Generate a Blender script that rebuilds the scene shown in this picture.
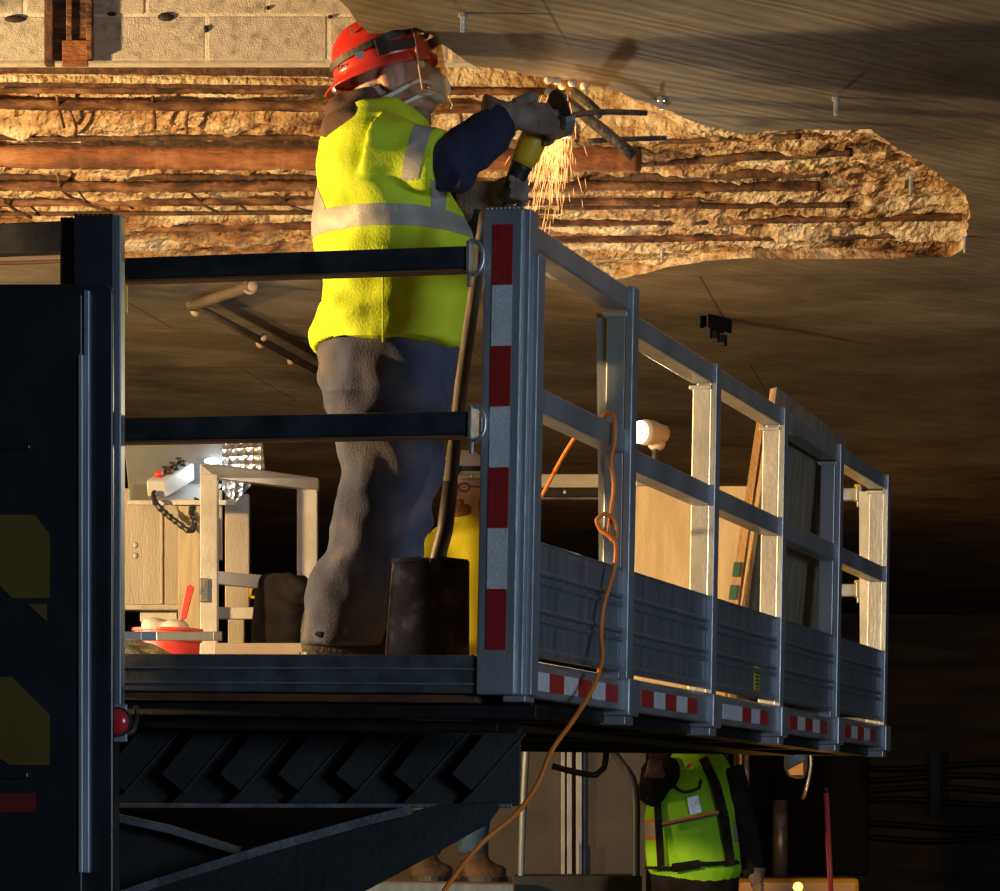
import bpy, bmesh, math, random
import numpy as np
from mathutils import Vector, Matrix, noise
random.seed(7)
S = bpy.context.scene
COL = S.collection
for o in list(bpy.data.objects): bpy.data.objects.remove(o)

# ---------------------------------------------------------------- camera
F, YC, ROLL, CZ = 3150.0, 809.0, 0.018, 1.25
CR, SR = math.cos(ROLL), math.sin(ROLL)
cam = bpy.data.cameras.new('camera'); camo = bpy.data.objects.new('camera', cam); COL.objects.link(camo)
cam.sensor_width = 36; cam.lens = 36*F/1000; cam.shift_y = (YC-445.5)/1000; cam.clip_end = 200
camo.matrix_world = Matrix(((CR, -SR, 0, 0), (0, 0, -1, 0), (SR, CR, 0, CZ), (0, 0, 0, 1)))
S.camera = camo
# ---------------------------------------------------------------- world, lights, exposure
W = bpy.data.worlds.new('tunnel_air'); S.world = W; W.use_nodes = True
W.node_tree.nodes['Background'].inputs[0].default_value = (.55, .68, 1, 1)
W.node_tree.nodes['Background'].inputs[1].default_value = .006
S.view_settings.view_transform = 'Standard'; S.view_settings.look = 'None'
S.view_settings.gamma = 1; S.view_settings.use_curve_mapping = False
S.view_settings.exposure = 0.0
def light(kind, name, loc, aim, energy, color, size=.2, spot=None, blend=.5):
    d = bpy.data.lights.new(name, kind); o = bpy.data.objects.new(name, d); COL.objects.link(o)
    d.energy = energy; d.color = color
    if kind == 'AREA': d.shape = 'DISK'; d.size = size
    else: d.shadow_soft_size = size
    if kind == 'SPOT': d.spot_size = math.radians(spot); d.spot_blend = blend
    o.location = loc
    if aim: o.rotation_euler = (Vector(aim)-Vector(loc)).to_track_quat('-Z', 'Y').to_euler()
    return o
WARM = (1, .64, .27); COOL = (.62, .8, 1)
light('SPOT', 'flood_lamp_left', (-4.3, 8.3, CZ+1.08), (-.7, 10.2, CZ+1.5), 1650, WARM, .10, 120, .8)
light('SPOT', 'flood_lamp_platform', (-3.0, 11.2, CZ+.75), (1.2, 11.2, CZ+.75), 420, (1, .74, .42), .10, 62, .5)
light('SPOT', 'flood_lamp_far', (-4.8, 13.3, CZ+.85), (0, 14.2, CZ+1.7), 360, WARM, .10, 120, .7)
light('AREA', 'truck_headlamp', (5.5, .3, CZ+1.5), (1.0, 9, CZ+1.0), 330, COOL, 2.6)
light('AREA', 'street_lamp_behind', (-.6, -4, CZ+3.2), (0, 8, CZ+.6), 85, COOL, 1.5)  # added cool front fill from behind the camera

# ---------------------------------------------------------------- pixel helpers (real depths)
def P(px, py, Y):
    dx, dy = px-500, YC-py
    return Vector(((dx*CR-dy*SR)/F*Y, Y, CZ+(dx*SR+dy*CR)/F*Y))
def PZ(px, py, h):
    dx, dy = px-500, YC-py
    return P(px, py, F*h/(dx*SR+dy*CR))
H = 2.05                     # soffit height above the camera
TH = .288; FLO = CZ+.378     # platform yaw, floor level
OX, OY = .052, 7.7; BAY = 1.06
def PF(x, y, z): # platform frame -> world
    return Vector((OX+x*math.cos(TH)+y*math.sin(TH), OY-x*math.sin(TH)+y*math.cos(TH), FLO+z))

# ---------------------------------------------------------------- object helpers
WM = {}
def mat_of(o): return WM.get(o.name, Matrix.Identity(4))
def tag(o, label=None, cat=None, group=None, kind=None):
    if label: o['label'] = label
    if cat: o['category'] = cat
    if group: o['group'] = group
    if kind: o['kind'] = kind
    return o
def empty(name, loc, rz=0, label=None, cat=None, group=None, kind=None):
    o = bpy.data.objects.new(name, None); COL.objects.link(o); o.empty_display_size = .1
    o.location = loc; o.rotation_euler = (0, 0, rz)
    WM[o.name] = Matrix.Translation(Vector(loc)) @ Matrix.Rotation(rz, 4, 'Z')
    return tag(o, label, cat, group, kind)
def link(name, me, mat, parent=None, loc=None, rot=None, bevel=0, smooth=False):
    o = bpy.data.objects.new(name, me); COL.objects.link(o)
    if mat and len(me.materials) == 0: me.materials.append(mat)
    if parent: o.parent = parent
    if loc: o.location = loc
    if rot: o.rotation_euler = rot
    WM[o.name] = mat_of(parent) if parent else Matrix.Identity(4)
    if loc or rot:
        WM[o.name] = WM[o.name] @ (Matrix.Translation(Vector(loc or (0, 0, 0))))
    if smooth: me.shade_smooth()
    if bevel:
        b = o.modifiers.new('bevel', 'BEVEL'); b.width = bevel; b.segments = 2; b.limit_method = 'ANGLE'
    return o
def frames(pts):
    n = len(pts); T = []
    for i in range(n):
        a = pts[max(0, i-1)]; b = pts[min(n-1, i+1)]; T.append((b-a).normalized())
    u = T[0].orthogonal().normalized(); out = []
    for t in T:
        u = (u-t*u.dot(t)).normalized(); out.append((u, t.cross(u)))
    return out
class MB:
    def __init__(s): s.v = []; s.f = []
    def add(s, vs, fs):
        n = len(s.v); s.v += [Vector(v) for v in vs]; s.f += [tuple(i+n for i in f) for f in fs]; return s
    def box(s, a, b, M=None):
        (x0, y0, z0), (x1, y1, z1) = a, b
        vs = [Vector(c) for c in ((x0,y0,z0),(x1,y0,z0),(x1,y1,z0),(x0,y1,z0),(x0,y0,z1),(x1,y0,z1),(x1,y1,z1),(x0,y1,z1))]
        if M: vs = [M @ v for v in vs]
        return s.add(vs, [(3,2,1,0),(4,5,6,7),(0,1,5,4),(1,2,6,5),(2,3,7,6),(3,0,4,7)])
    def obox(s, o, A, B, C):      # box from corner with three edge vectors
        o, A, B, C = map(Vector, (o, A, B, C))
        vs = [o, o+A, o+A+B, o+B, o+C, o+A+C, o+A+B+C, o+B+C]
        f = [(3,2,1,0),(4,5,6,7),(0,1,5,4),(1,2,6,5),(2,3,7,6),(3,0,4,7)]
        if A.cross(B).dot(C) < 0: f = [tuple(reversed(q)) for q in f]
        return s.add(vs, f)
    def bar(s, a, b, w, d, up=(0, 0, 1)):   # bar between two points, width w (side), d (along up)
        a, b = Vector(a), Vector(b); t = (b-a).normalized(); sd = t.cross(Vector(up)).normalized(); u = sd.cross(t)
        return s.obox(a-sd*w/2-u*d/2, b-a, sd*w, u*d)
    def prism(s, poly, ext):      # planar polygon (3d pts) extruded by vector
        poly = [Vector(p) for p in poly]; e = Vector(ext); n = len(poly)
        fs = [tuple(range(n)), tuple(reversed(range(n, 2*n)))]+[(i, i+n, (i+1) % n+n, (i+1) % n) for i in range(n)]
        return s.add(poly+[p+e for p in poly], fs)
    def loft(s, secs, n=20, cap=True, ex=1.0):   # secs: (center, A, B)
        vs = []; fs = []
        for c, A, B in secs:
            c, A, B = Vector(c), Vector(A), Vector(B)
            for k in range(n):
                t = 2*math.pi*k/n; ct, st = math.cos(t), math.sin(t)
                vs.append(c+A*math.copysign(abs(ct)**ex, ct)+B*math.copysign(abs(st)**ex, st))
        m = len(secs)
        for i in range(m-1):
            for k in range(n):
                k2 = (k+1) % n; fs.append((i*n+k, i*n+k2, (i+1)*n+k2, (i+1)*n+k))
        if cap: fs += [tuple(reversed(range(n))), tuple(range((m-1)*n, m*n))]
        return s.add(vs, fs)
    def tube(s, pts, r, n=10, cap=True, jit=0):
        pts = [Vector(p) for p in pts]; r = r if isinstance(r, (list, tuple)) else [r]*len(pts)
        secs = []
        for p, (u, w), q in zip(pts, frames(pts), r):
            j = 1+random.uniform(-jit, jit); secs.append((p, u*q*j, w*q*j))
        return s.loft(secs, n, cap)
    def ball(s, c, rx, ry, rz, n=16, R=None):
        secs = []; R = R or Matrix.Identity(3)
        for i in range(n//2+1):
            t = math.pi*i/(n//2); q = max(math.sin(t), .02)
            secs.append((Vector(c)+R @ Vector((0, 0, -math.cos(t)*rz)), R @ Vector((rx*q, 0, 0)), R @ Vector((0, ry*q, 0))))
        return s.loft(secs, n)
    def mesh(s, M=None):
        me = bpy.data.meshes.new('m')
        vs = [(M @ v) if M else v for v in s.v]
        me.from_pydata([tuple(v) for v in vs], [], s.f); 
        bm = bmesh.new(); bm.from_mesh(me); bmesh.ops.recalc_face_normals(bm, faces=bm.faces); bm.to_mesh(me); bm.free()
        return me
    def build(s, name, mat, parent=None, world=True, bevel=0, smooth=False):   # world coords -> parent space
        M = mat_of(parent).inverted() if (parent and world) else None
        return link(name, s.mesh(M), mat, parent, bevel=bevel, smooth=smooth)
def dens(path, step):          # catmull-rom resample
    path = [Vector(p) for p in path]; out = []
    for i in range(len(path)-1):
        p0 = path[max(i-1, 0)]; p1 = path[i]; p2 = path[i+1]; p3 = path[min(i+2, len(path)-1)]
        n = max(1, int((p2-p1).length/step))
        for k in range(n):
            t = k/n
            out.append(.5*((2*p1)+(p2-p0)*t+(2*p0-5*p1+4*p2-p3)*t*t+(3*p1-p0-3*p2+p3)*t**3))
    return out+[path[-1]]
def remesh(mb, voxel=.01, smooth=4, M=None, wr=0, wf=(8, 8, 8), seed=0):   # fuse lofts to one continuous skin
    me = mb.mesh(M); o = bpy.data.objects.new('tmp', me); COL.objects.link(o)
    r = o.modifiers.new('r', 'REMESH'); r.mode = 'VOXEL'; r.voxel_size = voxel
    if smooth: q = o.modifiers.new('s', 'SMOOTH'); q.iterations = smooth; q.factor = .5
    dg = bpy.context.evaluated_depsgraph_get(); out = bpy.data.meshes.new_from_object(o.evaluated_get(dg))
    bpy.data.objects.remove(o); bpy.data.meshes.remove(me)
    if wr:
        ns = [v.normal.copy() for v in out.vertices]; ws = Vector(wf)
        for v, n in zip(out.vertices, ns):
            p = Vector((v.co.x*ws.x+seed, v.co.y*ws.y, v.co.z*ws.z))
            w = Vector((noise.noise(p*.6), noise.noise(p*.6+Vector((9, 9, 9))), 0))*.9
            ph = (p.x*.55+p.y*.35+p.z)*2.2+4.0*noise.noise(p*.45)+1.5*noise.noise(p*1.1)
            a = math.sin(ph); a = a*abs(a)**.3 if a > 0 else a*.6
            m_ = .35+.65*max(0, noise.noise(p*.5+Vector((31, 7, 3)))*1.6+.45)
            v.co += n*wr*(a*.42*m_+noise.noise(p*1.7)*.38)
    out.shade_smooth(); return out
def split(me, planes, pick):
    """cut a mesh on planes and pull out the faces pick() returns a key for -> {key: mesh}"""
    bm = bmesh.new(); bm.from_mesh(me)
    for co, no in planes:
        bmesh.ops.bisect_plane(bm, geom=bm.verts[:]+bm.edges[:]+bm.faces[:], plane_co=co, plane_no=no, dist=1e-5)
    keys = {}
    for f in bm.faces: keys.setdefault(pick(f.calc_center_median(), f.normal), []).append(f.index)
    bm.faces.ensure_lookup_table(); bm.faces.index_update(); res = {}
    tmp = bpy.data.meshes.new('t'); bm.to_mesh(tmp); bm.free()
    kf = {}
    for p in tmp.polygons: kf.setdefault(pick(Vector(p.center), Vector(p.normal)), set()).add(p.index)
    for k, s in kf.items():
        b = bmesh.new(); b.from_mesh(tmp); b.faces.ensure_lookup_table()
        bmesh.ops.delete(b, geom=[f for f in b.faces if f.index not in s], context='FACES')
        m = bpy.data.meshes.new('s'); b.to_mesh(m); b.free(); m.shade_smooth(); res[k] = m
    return res
def puff(me, d):
    ns = [v.normal.copy() for v in me.vertices]
    for v, n in zip(me.vertices, ns): v.co += n*d
    return me

# ---------------------------------------------------------------- materials
MATS = {}
def mat(name, c1, c2=None, rough=.6, metal=0, scale=8, bump=0, bscale=60, c3=None, stretch=(1, 1, 1), detail=6, emit=None, spec=None, lo=.35, hi=.65, trans=0, bdist=.01):
    if name in MATS: return MATS[name]
    m = bpy.data.materials.new(name); m.use_nodes = True; N = m.node_tree.nodes; L = m.node_tree.links
    b = N['Principled BSDF']; b.inputs['Roughness'].default_value = rough; b.inputs['Metallic'].default_value = metal
    if spec is not None: b.inputs['Specular IOR Level'].default_value = spec
    c1 = tuple(c1)+(1,); b.inputs['Base Color'].default_value = c1
    tc = N.new('ShaderNodeTexCoord'); mp = N.new('ShaderNodeMapping'); mp.inputs['Scale'].default_value = stretch
    L.new(tc.outputs['Object'], mp.inputs['Vector'])
    if c2 is not None:
        t = N.new('ShaderNodeTexNoise'); t.inputs['Scale'].default_value = scale; t.inputs['Detail'].default_value = detail
        L.new(mp.outputs[0], t.inputs['Vector']); r = N.new('ShaderNodeValToRGB'); L.new(t.outputs[0], r.inputs[0])
        r.color_ramp.elements[0].position = lo; r.color_ramp.elements[1].position = hi
        r.color_ramp.elements[0].color = c1; r.color_ramp.elements[1].color = tuple(c2)+(1,)
        if c3 is not None:
            e = r.color_ramp.elements.new((lo+hi)/2); e.color = tuple(c3)+(1,)
        L.new(r.outputs[0], b.inputs['Base Color'])
    if bump:
        t2 = N.new('ShaderNodeTexNoise'); t2.inputs['Scale'].default_value = bscale; t2.inputs['Detail'].default_value = 5
        L.new(mp.outputs[0], t2.inputs['Vector']); bp = N.new('ShaderNodeBump'); bp.inputs['Strength'].default_value = bump; bp.inputs['Distance'].default_value = bdist
        L.new(t2.outputs[0], bp.inputs['Height']); L.new(bp.outputs[0], b.inputs['Normal'])
    if emit: b.inputs['Emission Color'].default_value = tuple(emit[0])+(1,); b.inputs['Emission Strength'].default_value = emit[1]
    if trans: b.inputs['Transmission Weight'].default_value = trans
    MATS[name] = m; return m
ALU = mat('aluminium', (.36, .38, .41), (.54, .57, .60), .4, .6, 5, .12, 90, stretch=(1, 1, .25))
ALUD = mat('aluminium_sheet', (.20, .23, .26), (.34, .38, .42), .36, .55, 4, .1, 60, stretch=(1, 6, .3))
ALUW = mat('aluminium_weathered', (.42, .41, .39), (.58, .57, .55), .5, .5, 6, .15, 70)
DARKR = mat('dark_rail_paint', (.018, .022, .03), (.05, .055, .065), .42, .3, 12, .1, 120)
BLACKM = mat('black_paint', (.008, .009, .011), (.016, .017, .02), .35, .0, 6, .05, 60)
FRAME = mat('dark_steel', (.004, .0042, .005), (.010, .010, .011), .6, .1, 7, .15, 60)
FRAMEG = mat('worn_grey_steel', (.10, .11, .12), (.2, .21, .22), .45, .6, 14, .2, 70)
EDGE = mat('trim_steel', (.17, .22, .28), (.27, .33, .40), .4, .3, 20, .1, 80, stretch=(1, 1, .1))
RED = mat('red_tape', (.30, .012, .012), (.36, .02, .018), .35, 0, 40, .3, 900)
WHT = mat('silver_tape', (.45, .5, .52), (.6, .64, .66), .32, .35, 300, .5, 700, detail=0)
REDS = mat('red_side_tape', (.45, .03, .03), (.55, .05, .04), .35, 0, 30)
WHTS = mat('white_side_tape', (.7, .73, .76), (.85, .87, .9), .35, 0, 30)
DECK = mat('deck_plate', (.25, .22, .19), (.4, .36, .3), .5, .5, 10, .2, 90)
RUST = mat('rusty_steel', (.035, .016, .010), (.27, .14, .07), .85, .1, 26, 1.0, 90, c3=(.13, .055, .028), stretch=(.35, 1, 1))
RUSTO = mat('orange_rust_steel', (.11, .045, .02), (.36, .18, .085), .8, .1, 11, .9, 80, c3=(.25, .09, .035), stretch=(.3, 1, 1))
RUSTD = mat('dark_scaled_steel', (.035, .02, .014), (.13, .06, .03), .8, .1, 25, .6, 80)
GALV = mat('zinc_steel', (.45, .47, .48), (.7, .72, .73), .35, .8, 30, .1, 90)
MORTAR = mat('pale_mortar', (.55, .50, .42), (.72, .67, .58), .9, 0, 20, .4, 120)
BLOCKM = mat('cinder_block', (.30, .27, .23), (.52, .48, .42), .95, 0, 34, .55, 210, c3=(.45, .41, .36), lo=.3, hi=.6)
HIVIS = mat('hi_vis_yellow', (.60, .78, .025), (.68, .84, .04), .75, 0, 7, .25, 160, spec=.25)
HIVIS2 = mat('hi_vis_lime', (.28, .72, .02), (.36, .8, .04), .75, 0, 7, .25, 160, spec=.25)
STRIPE = mat('grey_reflective', (.36, .34, .32), (.44, .42, .40), .5, .1, 15, .2, 300)
NAVY = mat('navy_cotton', (.022, .026, .055), (.04, .045, .085), .9, 0, 10, .4, 200, spec=.2)
DENIM = mat('dusty_blue_trousers', (.055, .065, .13), (.15, .135, .16), .9, 0, 6, .4, 220, c3=(.08, .09, .15), spec=.2)
HOOD = mat('brown_hood', (.09, .05, .04), (.14, .085, .07), .9, 0, 12, .3, 200, spec=.2)
LEATHER = mat('dusty_glove_leather', (.16, .115, .09), (.33, .26, .22), .85, 0, 14, .5, 120, spec=.2)
BOOT = mat('dark_boot_leather', (.018, .013, .01), (.04, .028, .02), .7, 0, 18, .4, 120)
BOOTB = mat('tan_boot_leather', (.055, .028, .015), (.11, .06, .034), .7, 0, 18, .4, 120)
SKIN = mat('skin', (.44, .22, .145), (.52, .28, .19), .5, 0, 20, .1, 160)
HELM = mat('red_helmet', (.62, .035, .025), (.72, .06, .045), .3, 0, 8)
HELMW = mat('white_helmet', (.7, .62, .5), (.8, .74, .65), .35, 0, 8)
BLK = mat('black_plastic', (.012, .012, .012), (.03, .03, .03), .45, 0, 20, .1, 90)
MASKM = mat('white_mask', (.72, .7, .68), (.82, .8, .78), .8, 0, 20, .3, 200)
HAIR = mat('grey_hair', (.30, .26, .22), (.5, .45, .4), .8, 0, 60, .6, 200)
BEARD = mat('ginger_beard', (.20, .08, .035), (.32, .15, .07), .9, 0, 60, .6, 200)
YEL = mat('yellow_plastic', (.70, .42, .02), (.78, .5, .03), .45, 0, 10)
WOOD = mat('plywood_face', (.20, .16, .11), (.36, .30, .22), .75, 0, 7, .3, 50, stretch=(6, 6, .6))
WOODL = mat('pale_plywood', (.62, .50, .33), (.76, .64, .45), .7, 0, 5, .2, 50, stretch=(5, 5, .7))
WOODE = mat('plywood_edge', (.45, .24, .1), (.7, .46, .24), .8, 0, 90, .3, 60, stretch=(6, 6, .1))
GREENP = mat('green_paint', (.04, .12, .06), (.06, .16, .08), .6, 0, 9)
ORANGE = mat('orange_cord', (.85, .22, .035), (.9, .28, .05), .5, 0, 9)
REDP = mat('red_plastic', (.62, .035, .025), (.7, .06, .04), .4, 0, 8)
BEIGE = mat('warm_panel_metal', (.30, .27, .23), (.42, .38, .33), .5, .4, 4, .15, 60, stretch=(3, 3, .4))
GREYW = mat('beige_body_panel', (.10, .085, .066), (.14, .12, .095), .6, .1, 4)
ASPH = mat('asphalt', (.02, .02, .02), (.05, .05, .05), .9, 0, 40, .6, 140)
WALLM = mat('soot_concrete', (.03, .022, .016), (.09, .065, .045), .9, 0, 2.2, .6, 14, stretch=(.4, .4, 2.5))
CLOTH = mat('black_cloth', (.010, .009, .009), (.024, .022, .022), .95, 0, 14, .5, 160, spec=.15)
BLUEJ = mat('blue_jeans', (.03, .07, .16), (.06, .12, .24), .9, 0, 14, .4, 200)
SHOVM = mat('rusty_shovel_blade', (.10, .052, .03), (.34, .23, .15), .75, .1, 16, .5, 60, c3=(.15, .08, .045), lo=.42, hi=.68)
SHOVH = mat('worn_grey_handle', (.14, .11, .09), (.3, .26, .22), .7, 0, 14, .3, 90, stretch=(6, 6, .6))
GLASS = mat('lens_glass', (.5, .4, .2), None, .1, 0, trans=.9)
LAMPF = mat('lamp_lens', (1, .9, .7), None, .3, 0, emit=((1, .86, .62), 30))
AMBER = mat('amber_lens', (1, .45, .05), None, .3, 0, emit=((1, .42, .06), 5))
LEDM = mat('led_lens', (.9, .95, 1), None, .3, 0, emit=((.8, .92, 1), 9))
SPARKM = mat('spark', (1, .6, .2), None, .5, 0, emit=((1, .45, .15), 1.8))
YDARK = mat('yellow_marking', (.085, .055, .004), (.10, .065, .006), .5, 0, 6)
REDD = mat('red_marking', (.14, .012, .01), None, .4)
YTRUCK = mat('yellow_truck_paint', (.55, .30, .02), (.62, .36, .03), .35, 0, 6)
SHIRT = mat('yellow_shirt', (.72, .66, .03), (.8, .74, .05), .85, 0, 9, .4, 120, spec=.2)
ORGT = mat('orange_trim', (.85, .16, .05), None, .7)
MIRR = mat('mirror_glass', (.6, .6, .6), None, .06, 1)

def node_mat(name, fn):
    m = bpy.data.materials.new(name); m.use_nodes = True
    fn(m.node_tree.nodes, m.node_tree.links, m.node_tree.nodes['Principled BSDF']); MATS[name] = m; return m
def ramp(N, stops):
    r = N.new('ShaderNodeValToRGB'); e = r.color_ramp.elements
    e[0].position, e[0].color = stops[0][0], tuple(stops[0][1])+(1,)
    e[1].position, e[1].color = stops[-1][0], tuple(stops[-1][1])+(1,)
    for p, c in stops[1:-1]: q = e.new(p); q.color = tuple(c)+(1,)
    return r
def slab_fn(N, L, b):
    b.inputs['Roughness'].default_value = .72
    tc = N.new('ShaderNodeTexCoord'); mp = N.new('ShaderNodeMapping'); mp.inputs['Rotation'].default_value = (0, 0, .9)
    L.new(tc.outputs['Object'], mp.inputs['Vector'])
    w = N.new('ShaderNodeTexWave'); w.inputs['Scale'].default_value = 4.5; w.inputs['Distortion'].default_value = 16
    w.inputs['Detail'].default_value = 3; w.inputs['Detail Scale'].default_value = .8
    mp2 = N.new('ShaderNodeMapping'); mp2.inputs['Scale'].default_value = (1.2, .22, 1); L.new(mp.outputs[0], mp2.inputs[0]); L.new(mp2.outputs[0], w.inputs[0])
    n1 = N.new('ShaderNodeTexNoise'); n1.inputs['Scale'].default_value = 1.3; n1.inputs['Detail'].default_value = 8; n1.inputs['Roughness'].default_value = .65
    L.new(mp.outputs[0], n1.inputs[0])
    n2 = N.new('ShaderNodeTexNoise'); n2.inputs['Scale'].default_value = 9; n2.inputs['Detail'].default_value = 6
    mp3 = N.new('ShaderNodeMapping'); mp3.inputs['Scale'].default_value = (1, .12, 1); L.new(mp.outputs[0], mp3.inputs[0]); L.new(mp3.outputs[0], n2.inputs[0])
    r1 = ramp(N, [(.32, (.085, .068, .052)), (.5, (.23, .188, .142)), (.7, (.40, .34, .27))]); L.new(n1.outputs[0], r1.inputs[0])
    mix = N.new('ShaderNodeMix'); mix.data_type = 'RGBA'; mix.blend_type = 'MULTIPLY'; mix.inputs[0].default_value = .38
    r2 = ramp(N, [(.25, (.35, .33, .3)), (.6, (1, 1, 1))]); L.new(n2.outputs[0], r2.inputs[0])
    L.new(r1.outputs[0], mix.inputs[6]); L.new(r2.outputs[0], mix.inputs[7])
    mix2 = N.new('ShaderNodeMix'); mix2.data_type = 'RGBA'; mix2.blend_type = 'MULTIPLY'; mix2.inputs[0].default_value = .14
    L.new(mix.outputs[2], mix2.inputs[6]); L.new(w.outputs[0], mix2.inputs[7])
    # form-panel seams
    br = N.new('ShaderNodeTexBrick'); br.inputs['Scale'].default_value = 1; br.inputs['Mortar Size'].default_value = .004
    br.inputs['Brick Width'].default_value = 2.4; br.inputs['Row Height'].default_value = 1.2
    br.inputs['Color1'].default_value = br.inputs['Color2'].default_value = (1, 1, 1, 1); br.inputs['Mortar'].default_value = (.3, .27, .24, 1)
    mp4 = N.new('ShaderNodeMapping'); mp4.inputs['Rotation'].default_value = (0, 0, .16); L.new(tc.outputs['Object'], mp4.inputs[0]); L.new(mp4.outputs[0], br.inputs[0])
    mix3 = N.new('ShaderNodeMix'); mix3.data_type = 'RGBA'; mix3.blend_type = 'MULTIPLY'; mix3.inputs[0].default_value = 1
    L.new(mix2.outputs[2], mix3.inputs[6]); L.new(br.outputs[0], mix3.inputs[7]); L.new(mix3.outputs[2], b.inputs['Base Color'])
    bp = N.new('ShaderNodeBump'); bp.inputs['Strength'].default_value = .12; bp.inputs['Distance'].default_value = .01
    ad = N.new('ShaderNodeMath'); ad.operation = 'ADD'; L.new(w.outputs[1], ad.inputs[0]); L.new(n2.outputs[0], ad.inputs[1])
    L.new(ad.outputs[0], bp.inputs['Height']); L.new(bp.outputs[0], b.inputs['Normal'])
SLAB = node_mat('form_marked_concrete', slab_fn)
def spall_fn(N, L, b):
    b.inputs['Roughness'].default_value = .92
    tc = N.new('ShaderNodeTexCoord'); mp = N.new('ShaderNodeMapping'); mp.inputs['Rotation'].default_value = (0, 0, .1); mp.inputs['Scale'].default_value = (.45, 1, 1)
    L.new(tc.outputs['Object'], mp.inputs['Vector'])
    n1 = N.new('ShaderNodeTexNoise'); n1.inputs['Scale'].default_value = 5.5; n1.inputs['Detail'].default_value = 10; n1.inputs['Roughness'].default_value = .68
    L.new(mp.outputs[0], n1.inputs[0])
    r = ramp(N, [(.32, (.07, .035, .018)), (.41, (.30, .16, .07)), (.47, (.52, .38, .22)), (.55, (.68, .58, .42)), (.66, (.60, .52, .40)), (.74, (.48, .27, .10))])
    L.new(n1.outputs[0], r.inputs[0])
    n3 = N.new('ShaderNodeTexNoise'); n3.inputs['Scale'].default_value = 2.6; n3.inputs['Detail'].default_value = 9; n3.inputs['Roughness'].default_value = .7
    mp5 = N.new('ShaderNodeMapping'); mp5.inputs['Rotation'].default_value = (0, 0, .1); mp5.inputs['Scale'].default_value = (.35, 2.6, 1); L.new(tc.outputs['Object'], mp5.inputs[0]); L.new(mp5.outputs[0], n3.inputs[0])
    r3 = ramp(N, [(.36, (.16, .075, .03)), (.45, (.62, .38, .18)), (.53, (1, 1, 1))]); L.new(n3.outputs[0], r3.inputs[0])
    mx = N.new('ShaderNodeMix'); mx.data_type = 'RGBA'; mx.blend_type = 'MULTIPLY'; mx.inputs[0].default_value = .66
    L.new(r.outputs[0], mx.inputs[6]); L.new(r3.outputs[0], mx.inputs[7]); L.new(mx.outputs[2], b.inputs['Base Color'])
    n2 = N.new('ShaderNodeTexNoise'); n2.inputs['Scale'].default_value = 38; n2.inputs['Detail'].default_value = 6; L.new(tc.outputs['Object'], n2.inputs[0])
    bp = N.new('ShaderNodeBump'); bp.inputs['Strength'].default_value = .9; bp.inputs['Distance'].default_value = .03
    L.new(n2.outputs[0], bp.inputs['Height']); L.new(bp.outputs[0], b.inputs['Normal'])
SPALL = node_mat('spalled_concrete', spall_fn)
def shield_fn(N, L, b):
    out = N['Material Output']; t = N.new('ShaderNodeBsdfTransparent'); t.inputs[0].default_value = (.96, .88, .76, 1)
    g = N.new('ShaderNodeBsdfGlossy'); g.inputs['Roughness'].default_value = .12; g.inputs[0].default_value = (1, .95, .85, 1)
    lw = N.new('ShaderNodeLayerWeight'); lw.inputs[0].default_value = .25; mx = N.new('ShaderNodeMixShader')
    ma = N.new('ShaderNodeMath'); ma.operation = 'MULTIPLY_ADD'; ma.inputs[1].default_value = .42; ma.inputs[2].default_value = .04
    L.new(lw.outputs['Facing'], ma.inputs[0]); L.new(ma.outputs[0], mx.inputs[0]); L.new(t.outputs[0], mx.inputs[1]); L.new(g.outputs[0], mx.inputs[2])
    L.new(mx.outputs[0], out.inputs[0])
SHIELD = node_mat('amber_clear_visor', shield_fn)
def diamond_fn(N, L, b):
    b.inputs['Metallic'].default_value = .85; b.inputs['Roughness'].default_value = .3; b.inputs['Base Color'].default_value = (.4, .38, .36, 1)
    tc = N.new('ShaderNodeTexCoord'); v = N.new('ShaderNodeTexVoronoi'); v.inputs['Scale'].default_value = 30; v.inputs['Randomness'].default_value = 0
    L.new(tc.outputs['Object'], v.inputs['Vector']); bp = N.new('ShaderNodeBump'); bp.inputs['Strength'].default_value = 1; bp.inputs['Distance'].default_value = .02
    L.new(v.outputs[0], bp.inputs['Height']); L.new(bp.outputs[0], b.inputs['Normal'])
DIAM = node_mat('tread_plate', diamond_fn)

# ================================================================= SETTING
m = MB().box((-14, -8, -.1), (14, 45, 0)).build('floor', ASPH); tag(m, 'dark asphalt roadway of the tunnel', 'road', kind='structure')
m = MB().box((-14, 32, 0), (14, 32.3, 5)).build('wall_back', WALLM); tag(m, 'dark sooty far wall closing the tunnel', 'wall', kind='structure')
m = MB().box((9, -8, 0), (9.3, 32, 5)).build('wall_right', WALLM); tag(m, 'dark sooty side wall of the tunnel', 'wall', kind='structure')
m = MB().box((-14.3, -8, 0), (-14, 32, 5)).build('wall_left', WALLM); tag(m, 'dark side wall of the tunnel beyond the truck', 'wall', kind='structure')

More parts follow.
